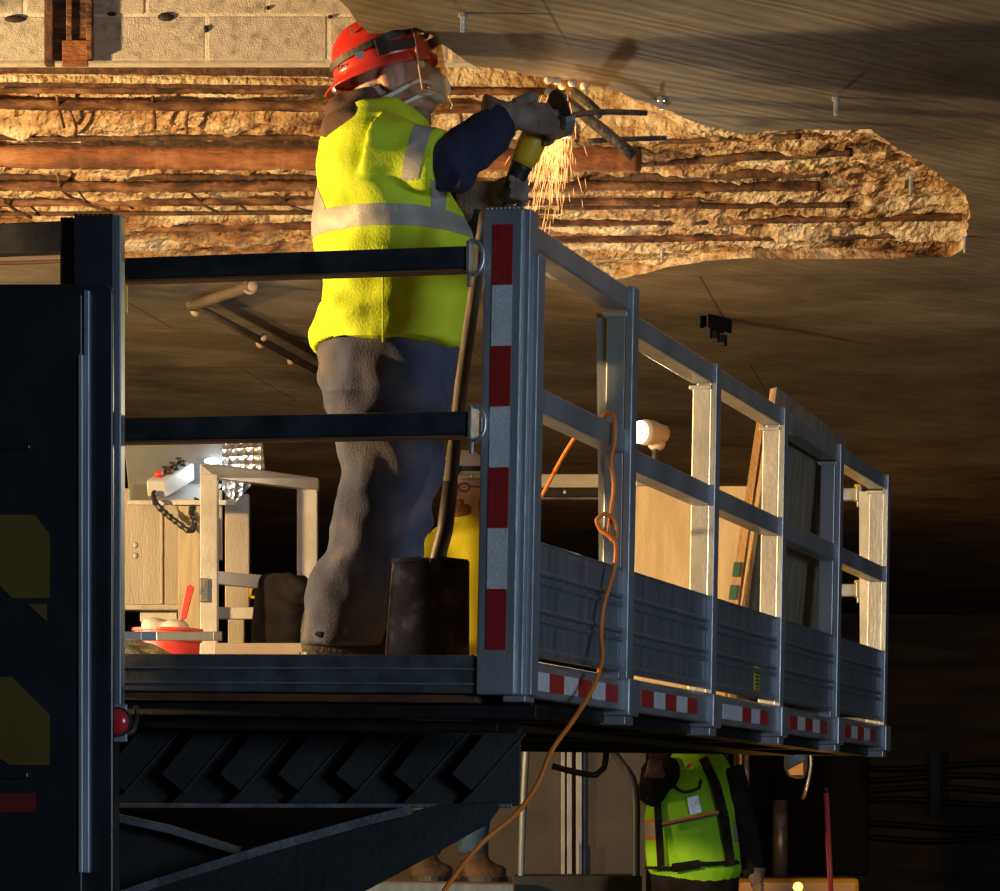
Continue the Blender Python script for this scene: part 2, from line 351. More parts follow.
# soffit with the broken-out hole
HP = [(-330, 252), (-330, -20), (120, -45), (290, -42), (335, -3), (347, 10), (359.5, 22.7), (370, 31.7), (380, 33), (394, 30), (406, 29.5), (418, 26.5), (430, 35.5), (445, 46.7), (460, 56.5), (473, 67.5), (500, 70.5), (530, 73.5),
      (551, 78.6), (590, 84), (620, 93), (650, 104), (672, 113), (695, 122), (735, 134), (765, 132), (800, 130), (835, 130), (867, 129), (885, 139), (900, 150), (920, 161), (935, 172), (953, 184), (967, 195), (971, 210), (969, 232), (965, 250), (950, 257),
      (890, 259), (825, 259), (750, 258), (705, 261), (665, 268), (640, 275), (610, 280), (575, 281), (537, 278), (480, 272), (400, 268), (300, 266), (200, 262), (121, 259), (60, 253), (0, 251)]
hole = []
pts = [PZ(x, y, H) for x, y in HP]
for i, p in enumerate(pts):
    q = pts[(i+1) % len(pts)]; n = max(1, min(8, int((q-p).length/.06)))
    for k in range(n):
        c = p.lerp(q, k/n); a = .018 if 2 < i else 0
        hole.append(Vector((c.x+a*noise.noise(c*9), c.y+2.2*a*noise.noise(c*9+Vector((5, 5, 5))), CZ+H)))
bm = bmesh.new()
hv = [bm.verts.new(p) for p in hole]; he = [bm.edges.new((hv[i], hv[(i+1) % len(hv)])) for i in range(len(hv))]
ov = [bm.verts.new((x, y, CZ+H)) for x, y in ((-14, -8), (9, -8), (9, 32), (-14, 32))]; oe = [bm.edges.new((ov[i], ov[(i+1) % 4])) for i in range(4)]
bmesh.ops.triangle_fill(bm, edges=he+oe, use_beauty=True)
# keep only the faces outside the hole
hx = [(p.x, p.y) for p in hole]
def inside(x, y):
    c = False; j = len(hx)-1
    for i in range(len(hx)):
        if (hx[i][1] > y) != (hx[j][1] > y) and x < (hx[j][0]-hx[i][0])*(y-hx[i][1])/(hx[j][1]-hx[i][1])+hx[i][0]: c = not c
        j = i
    return c
bmesh.ops.delete(bm, geom=[f for f in bm.faces if inside(*f.calc_center_median().xy)], context='FACES')
for f in bm.faces:
    if f.normal.z > 0: f.normal_flip()
me = bpy.data.meshes.new('m'); bm.to_mesh(me); bm.free()
ceil = link('ceiling', me, SLAB); tag(ceil, 'brown form-marked concrete slab soffit with a broken-out strip', 'ceiling', kind='structure')
# broken lip of the slab
mb = MB(); n = len(hole); RR = 5
for r in range(RR):
    z = .115*r/(RR-1)
    for p in hole:
        c = Vector((.6, 10.3, 0)); d = (Vector((p.x, p.y, 0))-c).normalized()*z*.35
        j = Vector((noise.noise(p*7+Vector((0, 0, r*1.7))), noise.noise(p*7+Vector((3, 0, r*1.7))), 0))*.03*(r > 0)
        mb.v.append(Vector((p.x, p.y, p.z+z))+d+j)
for r in range(RR-1):
    for i in range(n): mb.f.append((r*n+i, r*n+(i+1) % n, (r+1)*n+(i+1) % n, (r+1)*n+i))
mb.build('broken_edge', SPALL, ceil)
# spalled recess as a rough height field
FA, FB = PZ(0, 251, H), PZ(950, 257, H)
AX = (FB-FA); AX.z = 0; LEN = AX.length; AX.normalize(); AW = Vector((AX.y, -AX.x, 0))
if AW.y > 0: AW = -AW
def sstep(a, b, x): t = min(1, max(0, (x-a)/(b-a))); return t*t*(3-2*t)
def depth(s, w):      # rise above the soffit: s along the bars, w towards the camera
    t = sstep(1.55, 2.7, s)
    dl = .03+.33*max(0, w) if w < 1.06 else .38+.55*sstep(1.07, 1.11, w)
    dr = .035+.10*sstep(0, .6, w)+.03*w
    return dl*(1-t)+dr*t
def dn(s, w):
    p = Vector((s*3.2, w*8, 0)); q = Vector((s*9, w*17, 4)); l = Vector((s*1.1, w*15, 8))
    a = noise.noise(p)*.034+abs(noise.noise(q))*.030+noise.noise(q*2.3)*.014+noise.noise(q*5.1)*.006+noise.noise(l)*.026
    return max(.012, depth(s, w)+a-.008)
def SP(s, w, off=0): p = FA+AX*s+AW*w; return Vector((p.x, p.y, CZ+H+depth(s, w)+off))
ns, nw = 340, 170; mb = MB()
for i in range(ns+1):
    for j in range(nw+1):
        s = -1.3+5.0*i/ns; w = -.35+3.3*j/nw; p = FA+AX*s+AW*w
        mb.v.append(Vector((p.x, p.y, CZ+H+dn(s, w))))
for i in range(ns):
    for j in range(nw):
        a = i*(nw+1)+j; mb.f.append((a, a+1, a+nw+2, a+nw+1))
mb.build('spalled_recess', SPALL, ceil, smooth=False)
def hit(px, py, off=0):     # where a sight line meets the recess
    lo = None
    Y = 8.2
    while Y < 13:
        p = P(px, py, Y); d = p-FA; s = d.dot(AX); w = d.dot(AW)
        if p.z-CZ-H > depth(s, w)+off: return p
        Y += .01
    return P(px, py, 11)
def rebar(name, a, b, r, m_, off, ribs=False, wig=.006, n=30):
    A, B = hit(*a, off), hit(*b, off); ps = []; rs = []
    k_ = int((B-A).length/.016)
    for k in range(k_+1):
        t = k/k_; p = A.lerp(B, t)
        ps.append(p+Vector((0, noise.noise(Vector((t*7, r*99, a[1])))*wig*2, noise.noise(Vector((t*6, a[1], 2)))*wig)))
        rs.append(r*(1.2 if ribs and k % 2 else 1)*(1+.16*noise.noise(Vector((t*25, a[1], 0)))+.22*noise.noise(Vector((t*90, a[1], 5)))))
    return MB().tube(ps, rs, 10).build(name, m_, ceil, smooth=True)
rebar('rebar', (-60, 90), (560, 92), .011, RUST, -.02, True)
rebar('rebar', (-60, 104), (520, 108), .019, RUST, -.03)
rebar('steel_pipe', (-60, 157), (640, 160), .041, RUSTO, -.055)
rebar('rebar', (-60, 187), (820, 186), .017, RUST, -.028, True)
rebar('rebar', (-60, 203), (700, 201), .014, RUST, -.022)
rebar('rebar', (-60, 214), (560, 212), .008, RUSTD, -.012)
rebar('rebar', (-60, 231), (962, 217), .014, RUST, -.012, True)
rebar('rebar', (430, 241), (915, 236), .012, RUST, -.012, True)
rebar('rebar', (632, 163), (852, 152), .015, RUSTD, -.02)
rebar('rebar', (575, 179), (828, 172), .017, RUSTD, -.02)
rebar('rebar', (560, 207), (850, 205), .011, RUSTD, -.012)
rebar('rebar', (660, 142), (800, 136), .010, RUSTD, -.012)
rebar('rebar', (-60, 138), (430, 138), .010, RUSTD, -.01)
rebar('rebar', (-60, 177), (430, 178), .012, RUSTD, -.01)
# tie wires and stirrups hanging from the bars
def wire(pxs, off0, r=.006, m_=RUST, drop=0):
    ps = []
    for k, (x, y) in enumerate(pxs):
        p = hit(x, y, off0); ps.append(p)
    return MB().tube(dens(ps, .03), r, 7).build('tie_wire', m_, ceil, smooth=True)
for q in ([(57, 96), (60, 112), (64, 127)], [(153, 97), (154, 112), (155, 128)], [(58, 174), (62, 190), (80, 202), (110, 211)], [(0, 198), (15, 210), (32, 218)], [(192, 194), (205, 206), (220, 213)], [(275, 194), (292, 206), (312, 213)],
          [(188, 110), (186, 122), (187, 133)], [(70, 112), (76, 126), (75, 135)], [(560, 100), (566, 140), (568, 182)], [(448, 100), (460, 112), (462, 140)]):
    wire(q, -.05)
# bars he is cutting, bent down out of the slab
CUTB = mat('scaled_grey_bar', (.03, .03, .032), (.11, .105, .10), .7, .3, 30, .8, 80)
def hang(pp, r, m_, name='bent_bar'): return MB().tube(dens([P(*p) for p in pp], .04), r, 9, jit=.06).build(name, m_, ceil, smooth=True)
hang([(548, 90, 9.25), (572, 106, 9.22), (600, 128, 9.2), (634, 156, 9.2)], .017, CUTB)
hang([(574, 91, 9.4), (588, 102, 9.35), (602, 116, 9.35)], .013, CUTB)
hang([(560, 117, 9.15), (600, 112, 9.2), (646, 113, 9.3)], .009, CUTB)
hang([(588, 141, 9.2), (630, 139, 9.25), (665, 138, 9.35)], .008, CUTB)
# dark strips put in for the shaded gap under the blocks, and a pale ledge
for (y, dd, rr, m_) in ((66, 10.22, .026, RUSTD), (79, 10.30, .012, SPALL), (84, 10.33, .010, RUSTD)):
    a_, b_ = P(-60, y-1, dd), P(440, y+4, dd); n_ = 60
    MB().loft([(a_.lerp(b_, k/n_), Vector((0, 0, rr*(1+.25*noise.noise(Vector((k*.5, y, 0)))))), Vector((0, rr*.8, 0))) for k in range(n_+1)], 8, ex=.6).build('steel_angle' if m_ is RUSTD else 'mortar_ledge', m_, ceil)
# block wall above the recess
BY = 10.02
bw = tag(MB().obox(P(-130, 60, BY+.003), P(480, 60, BY+.003)-P(-130, 60, BY+.003), (0, .1, 0), (0, 0, .62)).build('mortar_bed', MORTAR), 'pale mortared concrete block wall inside the opening, top left', 'wall', kind='structure')
bw.name = 'wall_block'; WM['wall_block'] = Matrix.Identity(4)
def block(x0, x1, y0, y1):
    a = P(x0+1.6, y1-1.2, BY); b = P(x1-1.6, y1-1.2, BY); c = P(x0+1.6, y0+1.2, BY)
    o = MB().obox(a+Vector((0, random.uniform(-.001, .002), 0)), b-a, (0, .05, 0), c-a).build('block', BLOCKM, bw, bevel=.004)
for k in range(5):
    block(-97+121.5*k, 24.5+121.5*k, -44, 15); block(-158+121.5*k, -36.5+121.5*k, 15, 61) if k else None
    block(-158+121.5*k, -36.5+121.5*k, -103, -44)
block(-36.5+121.5*4, 85+121.5*4, 15, 61)
for (x, y, rx, rz) in ((15, 19, .035, .012), (166, 17, .028, .014), (112, 14, .016, .007), (206, 29, .008, .012), (268, 8, .008, .007), (330, 17, .008, .006)):
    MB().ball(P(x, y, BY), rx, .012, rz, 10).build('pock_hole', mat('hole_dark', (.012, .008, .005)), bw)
# rusted stub of a steel column hanging in the opening
sc = empty('steel_stub', P(68, 66, 9.98), 0, 'rusted steel column stub hanging down in front of the block wall', 'steel beam')
def vplank(name, x0, x1, y0, y1, Y, d, m_, par): 
    a = P(x0, y1, Y); return MB().obox(a, P(x1, y1, Y)-a, (0, d, 0), P(x0, y0, Y)-a).build(name, m_, par, bevel=.003)
vplank('flange', 44, 53, -60, 64, 9.97, .045, RUSTD, sc); vplank('web', 53, 88, -60, 60, 9.995, .02, RUST, sc)
vplank('flange', 86, 92, -60, 58, 9.97, .045, RUST, sc); vplank('splice_plate', 62, 88, 40, 66, 9.98, .015, RUSTO, sc); vplank('rib', 66, 72, -60, 40, 9.98, .02, RUST, sc)
# anchor bolts in the soffit
def anchor(px, py, L_, label):
    p = PZ(px, py, H); r = empty('anchor_bolt', p, 0, label, 'bolt', 'anchor rods hanging from the concrete')
    MB().tube([p, p-Vector((0, 0, L_))], .006, 8).build('rod', GALV, r); MB().tube([p-Vector((0, 0, .001)), p-Vector((0, 0, .012))], .012, 6).build('nut', GALV, r)
for a in ((463, 13, .05, 'zinc anchor rod in the slab, up right of the red helmet'), (836, 97, .055, 'zinc anchor rod in the slab with a pale patch around it, right of the sparks'),
          (661, 97, .035, 'short stubby anchor rod just above the broken edge, over the second railing post'), (911, 172, .075, 'long zinc anchor rod in the right end of the broken strip'),
          (662, 248, .05, 'anchor rod below the ribbed bars, left of the ceiling bracket'), (965, 236, .06, 'anchor rod at the far right tip of the broken strip')): anchor(*a)
for x, y in ((549, 79), (556, 80), (563, 83), (573, 82), (585, 85)):
    pass
for i, (x, y) in enumerate(((548, 78), (557, 79), (562, 84), (572, 81), (584, 84))):
    tag(MB().ball(PZ(x, y, H)-Vector((0, 0, .006)), .012, .012, .011, 10).build('bar_cap', mat('pale_cap', (.75, .68, .55), None, .6), smooth=True), ('leftmost', 'second from left', 'third from left', 'fourth from left', 'rightmost')[i]+' of five pale round plugs on the slab edge above the sparks', 'plug', 'pale plugs along the broken slab edge')
# strut bracket
p = PZ(699, 314, H); b = PZ(732, 322, H)
br = empty('strut_bracket', p, 0, 'dark steel channel bracket with clamps fixed to the slab beyond the railing', 'bracket')
ax = Vector((.11, .16, 0)); u = Vector((.035, -.01, 0)); z0 = p-Vector((0, 0, .055))
MB().obox(z0+Vector((0,0,.048)), ax, u, (0, 0, .007)).build('channel_top', FRAME, br); MB().obox(z0, ax, u*.14, (0, 0, .055)).build('channel_side', FRAME, br); MB().obox(z0+u*.9, ax, u*.14, (0, 0, .055)).build('channel_side', FRAME, br)
for k in range(3):
    q = z0+ax*(.12+.3*k)+u*.25-Vector((0, 0, .04+.008*k)); MB().obox(q, ax*.13, u*.7, (0, 0, .045)).build('clamp', FRAME, br)
# conduit on the soffit
cd = empty('conduit', PZ(192, 305, H), 0, 'brown conduit with pale fittings running along the slab behind the left rails', 'pipe')
HC = H-.034
MB().tube([PZ(192, 306, HC), PZ(250, 286, HC)], .022, 10).build('branch_pipe', mat('brown_pipe', (.09, .065, .045), (.14, .10, .07), .7, 0, 10), cd, smooth=True)
MB().tube([PZ(190, 304, HC), PZ(262, 341, HC), PZ(345, 386, HC)], .018, 10).build('main_pipe', MATS['brown_pipe'], cd, smooth=True)
for (x, y, r) in ((250, 287, .03), (196, 311, .024), (261, 343, .024), (291, 361, .018), (264, 337, .018)): MB().ball(PZ(x, y, HC), r, r, r, 12).build('fitting', mat('pale_fitting', (.34, .26, .2), (.46, .36, .28), .6, 0, 20), cd, smooth=True)

# ================================================================= WORK PLATFORM
wp = empty('work_platform', (OX, OY, FLO), -TH, 'raised metal work platform with aluminium guardrails and red and white tape', 'work platform')
def pb(name, a, b, m_, par=None, bevel=.004): return MB().box(a, b).build(name, m_, par or wp, world=False, bevel=bevel)
PW = -2.35; PL = 5*BAY
pb('deck', (PW, .04, -.05), (-.06, PL+.02, 0), DECK)
fe = pb('front_edge', (PW, .012, -.095), (-.128, .05, 0), FRAMEG)
for z in (-.035, -.072): pb('groove_ridge', (PW, .006, z-.002), (-.128, .014, z+.002), ALUD, fe, 0)
pb('front_sill', (PW, .03, -.118), (-.128, .10, -.097), mat('brown_sill', (.09, .04, .02), (.14, .07, .035), .6, 0, 12))
# corner post
cp = pb('corner_post', (-.122, 0, -.098), (-.022, .075, 1.093), ALU, bevel=.005)
pb('corner_flange', (-.024, .012, -.098), (-.006, .085, 1.093), ALU, cp, .003); pb('corner_angle', (-.006, .03, -.098), (.012, .09, .985), ALU, cp, .003)
for k in range(9): MB().ball((-.116+.0112*k,   .005, 1.095), .006, .006, .004, 8).build('weld_bead', ALU, cp, world=False, smooth=True)
for k in range(7): pb('reflective_tape', (-.098, -.0025, 1.055-.149*(k+1)), (-.047, .001, 1.055-.149*k), RED if k % 2 == 0 else WHT, cp, 0)
pb('corner_foot', (-.06, .02, -.115), (.0, .1, -.098), ALU, cp)
# front rails and their latches
for nm, z0, z1, xe in (('front_rail', .945, 1.0, -.152), ('front_rail', .537, .595, -.140)):
    r = pb(nm, (-1.10, -.03, z0), (xe, .025, z1), DARKR); pb('rail_underside', (-1.10, -.028, z0-.006), (xe, .023, z0-.0005), mat('brown_rail_edge', (.16, .075, .035), (.22, .11, .05), .6, .2, 9), r, 0)
    pb('latch_plate', (xe-.004, -.036, z0-.01), (xe+.006, .03, z1+.012), GALV, r, .002)
    mb = MB().tube(dens([(xe, -.02, z1+.012), (xe+.02, -.022, z1+.010), (xe+.034, -.02, z1-.012), (xe+.034, -.02, z0+.01), (xe+.02, -.022, z0-.012), (xe, -.02, z0-.012)], .01), .006, 8); mb.build('latch_loop', GALV, r, world=False, smooth=True)
    pb('latch_pin', (xe-.004, -.026, z0-.045), (xe+.006, -.014, z0), GALV, r, .002)
pb('front_rail', (-1.46, -.03, 1.022), (-1.18, .025, 1.10), DARKR)
pb('front_rail', (-1.46, .0, 1.0), (-1.18, .02, 1.008), mat('brown_rail_edge', (.1, .1, .1)))
# side posts, rails, toe boards
for k in range(1, 6):
    y = k*BAY; top = 1.0 if k == 1 else .94
    po = pb('side_post', (-.078, y-.028, -.02), (-.022, y+.028, top), ALU if k not in (2, 3) else ALUW)
    capz = 1.072 if k == 1 else 1.006
    if k == 1:
        MB().prism([(-.112, y-.012, top), (-.078, y-.012, top), (-.078, y-.012, .25), (-.09, y-.012, .25)], (0, .03, 0)).build('brace_plate', ALU, po, world=False)
    if k == 5: MB().prism([(-.125, y-.0, top), (-.078, y-.0, top), (-.078, y-.0, .22), (-.108, y-.0, .22)], (0, .03, 0)).build('brace_plate', ALUW, po, world=False)
    pb('outer_flange', (-.022, y-.032, -.02), (.0, y+.032, capz), ALU, po, .003); pb('post_seat', (-.088, y-.036, top-.012), (-.018, y+.036, top), ALUW, po, .002)
    bk = pb('post_bracket', (-.085, y-.055, -.115), (.014, y+.055, -.012), ALU); pb('bracket_foot', (-.075, y-.045, -.14), (.0, y+.045, -.115), ALU, bk, .003)
    MB().tube([(-.05, y-.0565, -.06), (-.05, y-.05, -.06)], .007, 10).build('bolt_hole', BLK, bk, world=False)
for k in range(5):
    a, b = k*BAY+(.09 if k == 0 else .032), (k+1)*BAY-.032; d = .06 if k == 0 else 0
    pb('top_rail', (-.08, a, .945+d), (-.012, b, 1.005+d), ALU if k != 1 else ALU, bevel=.005)
    pb('mid_rail', (-.078, a, .57+d*.7), (-.014, b, .633+d*.7), ALU, bevel=.005)
    # toe board: extruded profile with two ribs
    prof = [(-.052, .008), (-.02, .008), (-.014, .02), (-.022, .03), (-.022, .088), (-.012, .092), (-.012, .1), (-.024, .104), (-.024, .112), (-.012, .116), (-.012, .122), (-.022, .128), (-.022, .182), (-.012, .187), (-.012, .195), (-.024, .2), (-.024, .207), (-.012, .211), (-.012, .218), (-.022, .223), (-.022, .284), (-.014, .292), (-.052, .292)]
    a2 = k*BAY+(.085 if k == 0 else .03)
    MB().prism([(x, a2, z) for x, z in prof], (0, (k+1)*BAY-.03-a2, 0)).build('toe_board', ALUD, wp, world=False, bevel=.0015)
    br_ = pb('base_rail', (-.04, a2, -.1), (-.004, (k+1)*BAY-.05, -.018), ALU)
    y0 = .10 if k == 0 else k*BAY+.15; seq = ('W', 'R', 'W', 'R', 'W', 'R') if k == 0 else (('R', 'W', 'R', 'W', 'R') if k != 2 else ('W', 'W', 'R', 'W', 'R'))
    for i, c in enumerate(seq):
        pb('side_tape', (-.005, y0+.14*i, -.082), (-.0015, y0+.14*(i+1), -.035), REDS if c == 'R' else WHTS, br_, 0)
# yellow sticker on the third toe board
st = pb('sticker', (-.0235, 2*BAY+.70, .03), (-.0205, 2*BAY+.78, .11), mat('sticker_yellow', (.6, .55, .02), None, .5))
pb('sticker_head', (-.0215, 2*BAY+.705, .086), (-.0195, 2*BAY+.775, .094), BLK, st, 0)
for z, w in ((.076, .05), (.064, .055), (.052, .05), (.04, .03)): pb('print_line', (-.0215, 2*BAY+.74-w/2, z-.003), (-.0195, 2*BAY+.74+w/2, z+.003), BLK, st, 0)
# far end rail of the platform
pb('end_sill', (PW, PL-.02, -.09), (-.03, PL+.04, .02), FRAMEG)

# platform underframe
uf = empty('scissor_lift', PF(-1.2, .3, -1.6), -TH, 'black steel lift linkage with gusset plates and diagonal arm under the platform', 'lift')
def ub(name, a, b, m_, bevel=.004):   # given in platform coords
    mb = MB().box(a, b); mb.v = [PF(*v) for v in mb.v]; return mb.build(name, m_, uf, bevel=bevel)
ub('cross_beam', (PW, .05, -.155), (.02, .16, -.122), FRAME); ub('cross_beam', (PW, .12, -.185), (-.1, .3, -.16), FRAME)
ub('long_beam', (-1.9, .2, -.18), (-1.7, PL-.1, -.06), FRAME); ub('long_beam', (-.55, .2, -.14), (-.35, PL-.1, -.06), FRAME); ub('long_beam', (-.16, .3, -.135), (-.06, PL, -.055), FRAME)
for k in range(1, 6): ub('cross_beam', (PW, k*BAY-.05, -.135), (-.09, k*BAY+.05, -.055), FRAME)
GY = 8.25
def gp(px, py, d=0): return P(px, py, GY+d)
MB().obox(gp(105, 806, .05), gp(520, 806, .05)-gp(105, 806, .05), (0, .12, 0), (0, 0, .205)).build('carrier_box', FRAME, uf, bevel=.004)
MB().obox(gp(105, 808, -.05), gp(512, 808, -.05)-gp(105, 808, -.05), (0, .12, 0), (0, 0, .012)).build('lower_flange', FRAMEG, uf, bevel=.002)
for k in range(7):
    x = 112+58*k
    MB().prism([gp(x, 804), gp(x+26, 778), gp(x+52, 804)], (0, .05, 0)).build('gusset', FRAME, uf)
    MB().prism([gp(x+26, 732, -.02), gp(x+66, 732, -.02), gp(x+14, 792, -.02), gp(x-8, 774, -.02)], (0, .03, 0)).build('gusset', FRAME, uf)
    a, b = gp(x+66, 733, -.025), gp(x+14, 792, -.025)
    MB().bar(a, b, .006, .006).build('gusset_edge', mat('worn_edge', (.035, .036, .038), None, .5, .4), uf)
MB().box((0, 0, 0), (.045, .01, .07)).build('tag_plate', FRAMEG, uf).location = mat_of(uf).inverted() @ gp(290, 786, -.06)
# diagonal arm
arm = uf
AY = 8.0
MB().prism([P(x, y, AY) for x, y in ((60, 925), (160, 884), (270, 850), (370, 822), (440, 804), (498, 802), (500, 808), (488, 824), (440, 851), (375, 886), (300, 925))], (0, .09, 0)).build('arm_plate', FRAME, arm, bevel=.003)
ps = [P(x, y, AY-.01) for x, y in ((110, 899), (160, 882), (270, 848), (370, 820), (412, 810))]
for a, b in zip(ps, ps[1:]): MB().bar(a, b, .13, .022).build('arm_flange', FRAMEG, arm)
ps = [P(x, y, 8.12) for x, y in ((105, 815), (170, 829), (240, 851))]
for a, b in zip(ps, ps[1:]): MB().bar(a, b, .06, .02).build('strut', FRAMEG, arm)
MB().prism([P(x, y, 8.16) for x, y in ((100, 815), (240, 850), (160, 892), (100, 905))], (0, .03, 0)).build('web_plate', FRAME, arm)

# ================================================================= MAST + TRUCK CABINET (left foreground)
MYY = 7.55
ms = empty('mast_post', P(95, 900, MYY), 0, 'tall dark steel mast post at the left end of the front rails', 'post')
vplank('mast_tube', 74, 114, 215, 960, MYY, .11, mat('mast_blueblack', (.02, .025, .034), (.03, .037, .048), .4, .3, 6, .05, 60), ms); vplank('side_strip', 114, 121, 215, 706, MYY+.02, .08, mat('mast_grey', (.16, .19, .22), (.22, .25, .29), .45, .5, 8), ms)
vplank('inner_plate', 60, 74, 217, 960, MYY+.05, .12, mat('mast_brown', (.10, .075, .055), (.14, .11, .08), .6, .1, 8), ms)
for x in range(76, 113, 5): MB().ball(P(x, 214.5, MYY), .006, .006, .003, 8).build('weld_bead', RUSTD, ms, smooth=True)
vplank('yellow_tab', 120, 127, 284, 313, MYY+.14, .02, YEL, ms); vplank('yellow_strip', 120, 123, 314, 360, MYY+.14, .02, YEL, ms)
ml = empty('marker_light', P(118, 742, MYY-.03), 0, 'round red marker light on a grey plate at the foot of the mast', 'light')
vplank('plate', 110.5, 127, 704, 742, MYY-.02, .012, mat('plate_grey', (.22, .25, .25), (.3, .33, .33), .5, .3, 12), ml)
q = P(117.5, 722, MYY-.02); MB().tube([q, q-Vector((0, .02, 0))], .036, 20).build('bezel', BLK, ml); MB().ball(q-Vector((0, .018, 0)), .030, .014, .032, 18).build('lens', mat('red_lens', (.5, .02, .03), (.6, .04, .05), .2, 0, 30), ml, smooth=True)
MB().tube(dens([P(122, 735, MYY), P(133, 732, MYY+.05), P(137, 718, MYY+.1), P(136, 706, MYY+.1)], .01), .006, 8).build('cable', BLK, ml, smooth=True)
CYY = 7.1
cb = empty('truck_cabinet', P(45, 960, CYY), 0, 'black truck body cabinet with steel edge trim and faint yellow markings', 'truck cabinet')
def rpoly(x0, y0, x1, y1, r, Y):
    out = [(x0, y0)]
    for k in range(5): t = k/4*math.pi/2; out.append((x1-r+r*math.sin(t), y0+r-r*math.cos(t)))
    return [P(x, y, Y) for x, y in out+[(x1, y1), (x0, y1)]]
MB().prism(rpoly(-150, 284, 113, 960, 9, CYY+.05), (0, .02, 0)).build('cabinet_body', BLACKM, cb, bevel=.004)
MB().prism(rpoly(-150, 292, 82, 960, 4, CYY), (0, .05, 0)).build('cabinet_door', BLACKM, cb, bevel=.003)
MB().box((-3.4, CYY+.08, 0), (-1.13, 7.86, CZ+1.16)).build('light_block_side', BLACKM, cb, bevel=.01); MB().box((-3.4, 7.86, 0), (-1.9, 8.1, CZ+1.5)).build('side_locker', BLACKM, cb, bevel=.01)  # unseen boxes added to keep the left flood lamp off the platform front
vplank('edge_trim', 78, 83, 354, 873, CYY-.006, .05, EDGE, cb); vplank('edge_trim', 83.5, 89.5, 290, 873, CYY+.012, .035, EDGE, cb); 
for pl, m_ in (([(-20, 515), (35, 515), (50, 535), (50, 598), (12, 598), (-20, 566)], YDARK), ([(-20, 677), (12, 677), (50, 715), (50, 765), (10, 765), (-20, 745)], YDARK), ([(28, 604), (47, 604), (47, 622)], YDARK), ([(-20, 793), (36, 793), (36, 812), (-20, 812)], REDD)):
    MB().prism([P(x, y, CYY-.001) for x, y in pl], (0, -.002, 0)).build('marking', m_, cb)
vplank('hinge_bar', -60, 28, 772, 778, CYY-.02, .02, BLACKM, cb); vplank('hinge_bar', -60, 30, 444, 449, CYY-.02, .02, BLACKM, cb)

# ================================================================= WORKER WITH THE GRINDER
def proj(p):
    x, y, z = p.x, p.y, p.z-CZ
    a, b = F*x/y, F*z/y
    return 500+a*CR+b*SR, YC-(-a*SR+b*CR)
def hsec(y, xl, xr, b, Y):
    a, c = P(xl, y, Y), P(xr, y, Y); return ((a+c)/2, (c-a)/2, Vector((0, b, 0)))
def dressed(name, mb, m_, par, voxel=.012, smooth=5, wr=0, wf=(8, 8, 8), seed=0):
    return link(name, remesh(mb, voxel, smooth, mat_of(par).inverted(), wr, wf, seed), m_, par)
def hand(par, name, wrist, Fd, Nd, m_, curl=(.7, .9, .6), thumb_side=1, sc=1.0, cuff=True, thumb_curl=.5, spread=.021):
    Fd = Vector(Fd).normalized(); Nd = Vector(Nd); Nd = (Nd-Fd*Nd.dot(Fd)).normalized(); Sd = Fd.cross(Nd).normalized(); w = Vector(wrist); mb = MB()
    mb.loft([(w-Fd*.02*sc, Sd*.030*sc, Nd*.024*sc), (w+Fd*.02*sc, Sd*.034*sc, Nd*.021*sc), (w+Fd*.06*sc, Sd*.044*sc, Nd*.020*sc), (w+Fd*.095*sc, Sd*.045*sc, Nd*.017*sc)], 16)
    for i, ln in enumerate((.92, 1.0, .95, .76)):
        o = w+Fd*(.085-.004*abs(i-1.3))*sc+Sd*thumb_side*(1.5-i)*spread*sc; a = 0; ps = [o-Fd*.02*sc, o]; p = o
        for L_, c in zip((.046, .031, .024), curl):
            a += c; p = p+(Fd*math.cos(a)+Nd*math.sin(a))*L_*ln*sc; ps.append(p)
        mb.tube(ps, [.0115*sc, .0120*sc, .0112*sc, .0104*sc, .0080*sc], 9)
    o = w+Fd*.025*sc+Sd*thumb_side*.034*sc; d1 = (Fd*.65+Sd*thumb_side*.75+Nd*.25).normalized()
    d2 = (d1*math.cos(thumb_curl)+Nd*math.sin(thumb_curl)).normalized(); d3 = (d2*math.cos(.4)+Nd*math.sin(.4)-Sd*thumb_side*.25).normalized()
    mb.tube([o-Fd*.015*sc, o+d1*.035*sc, o+d1*.035*sc+d2*.036*sc, o+d1*.035*sc+d2*.036*sc+d3*.028*sc], [.016*sc, .0150*sc, .013*sc, .0095*sc], 9)
    g = link(name, remesh(mb, .0045*sc, 3, mat_of(par).inverted()), m_, par)
    if cuff: MB().loft([(w-Fd*.065*sc, Sd*.052*sc, Nd*.048*sc), (w-Fd*.03*sc, Sd*.040*sc, Nd*.035*sc), (w+Fd*.01*sc, Sd*.036*sc, Nd*.026*sc)], 18).build('cuff', m_, g, smooth=True)
    return g
MY = 8.45
wk = empty('person', (P(350, 660, MY).x, MY, FLO), 0, 'person in yellow hi-vis shirt and red helmet grinding steel overhead on the platform', 'person')
def M_(x, y, d=0): return P(x, y, MY+d)
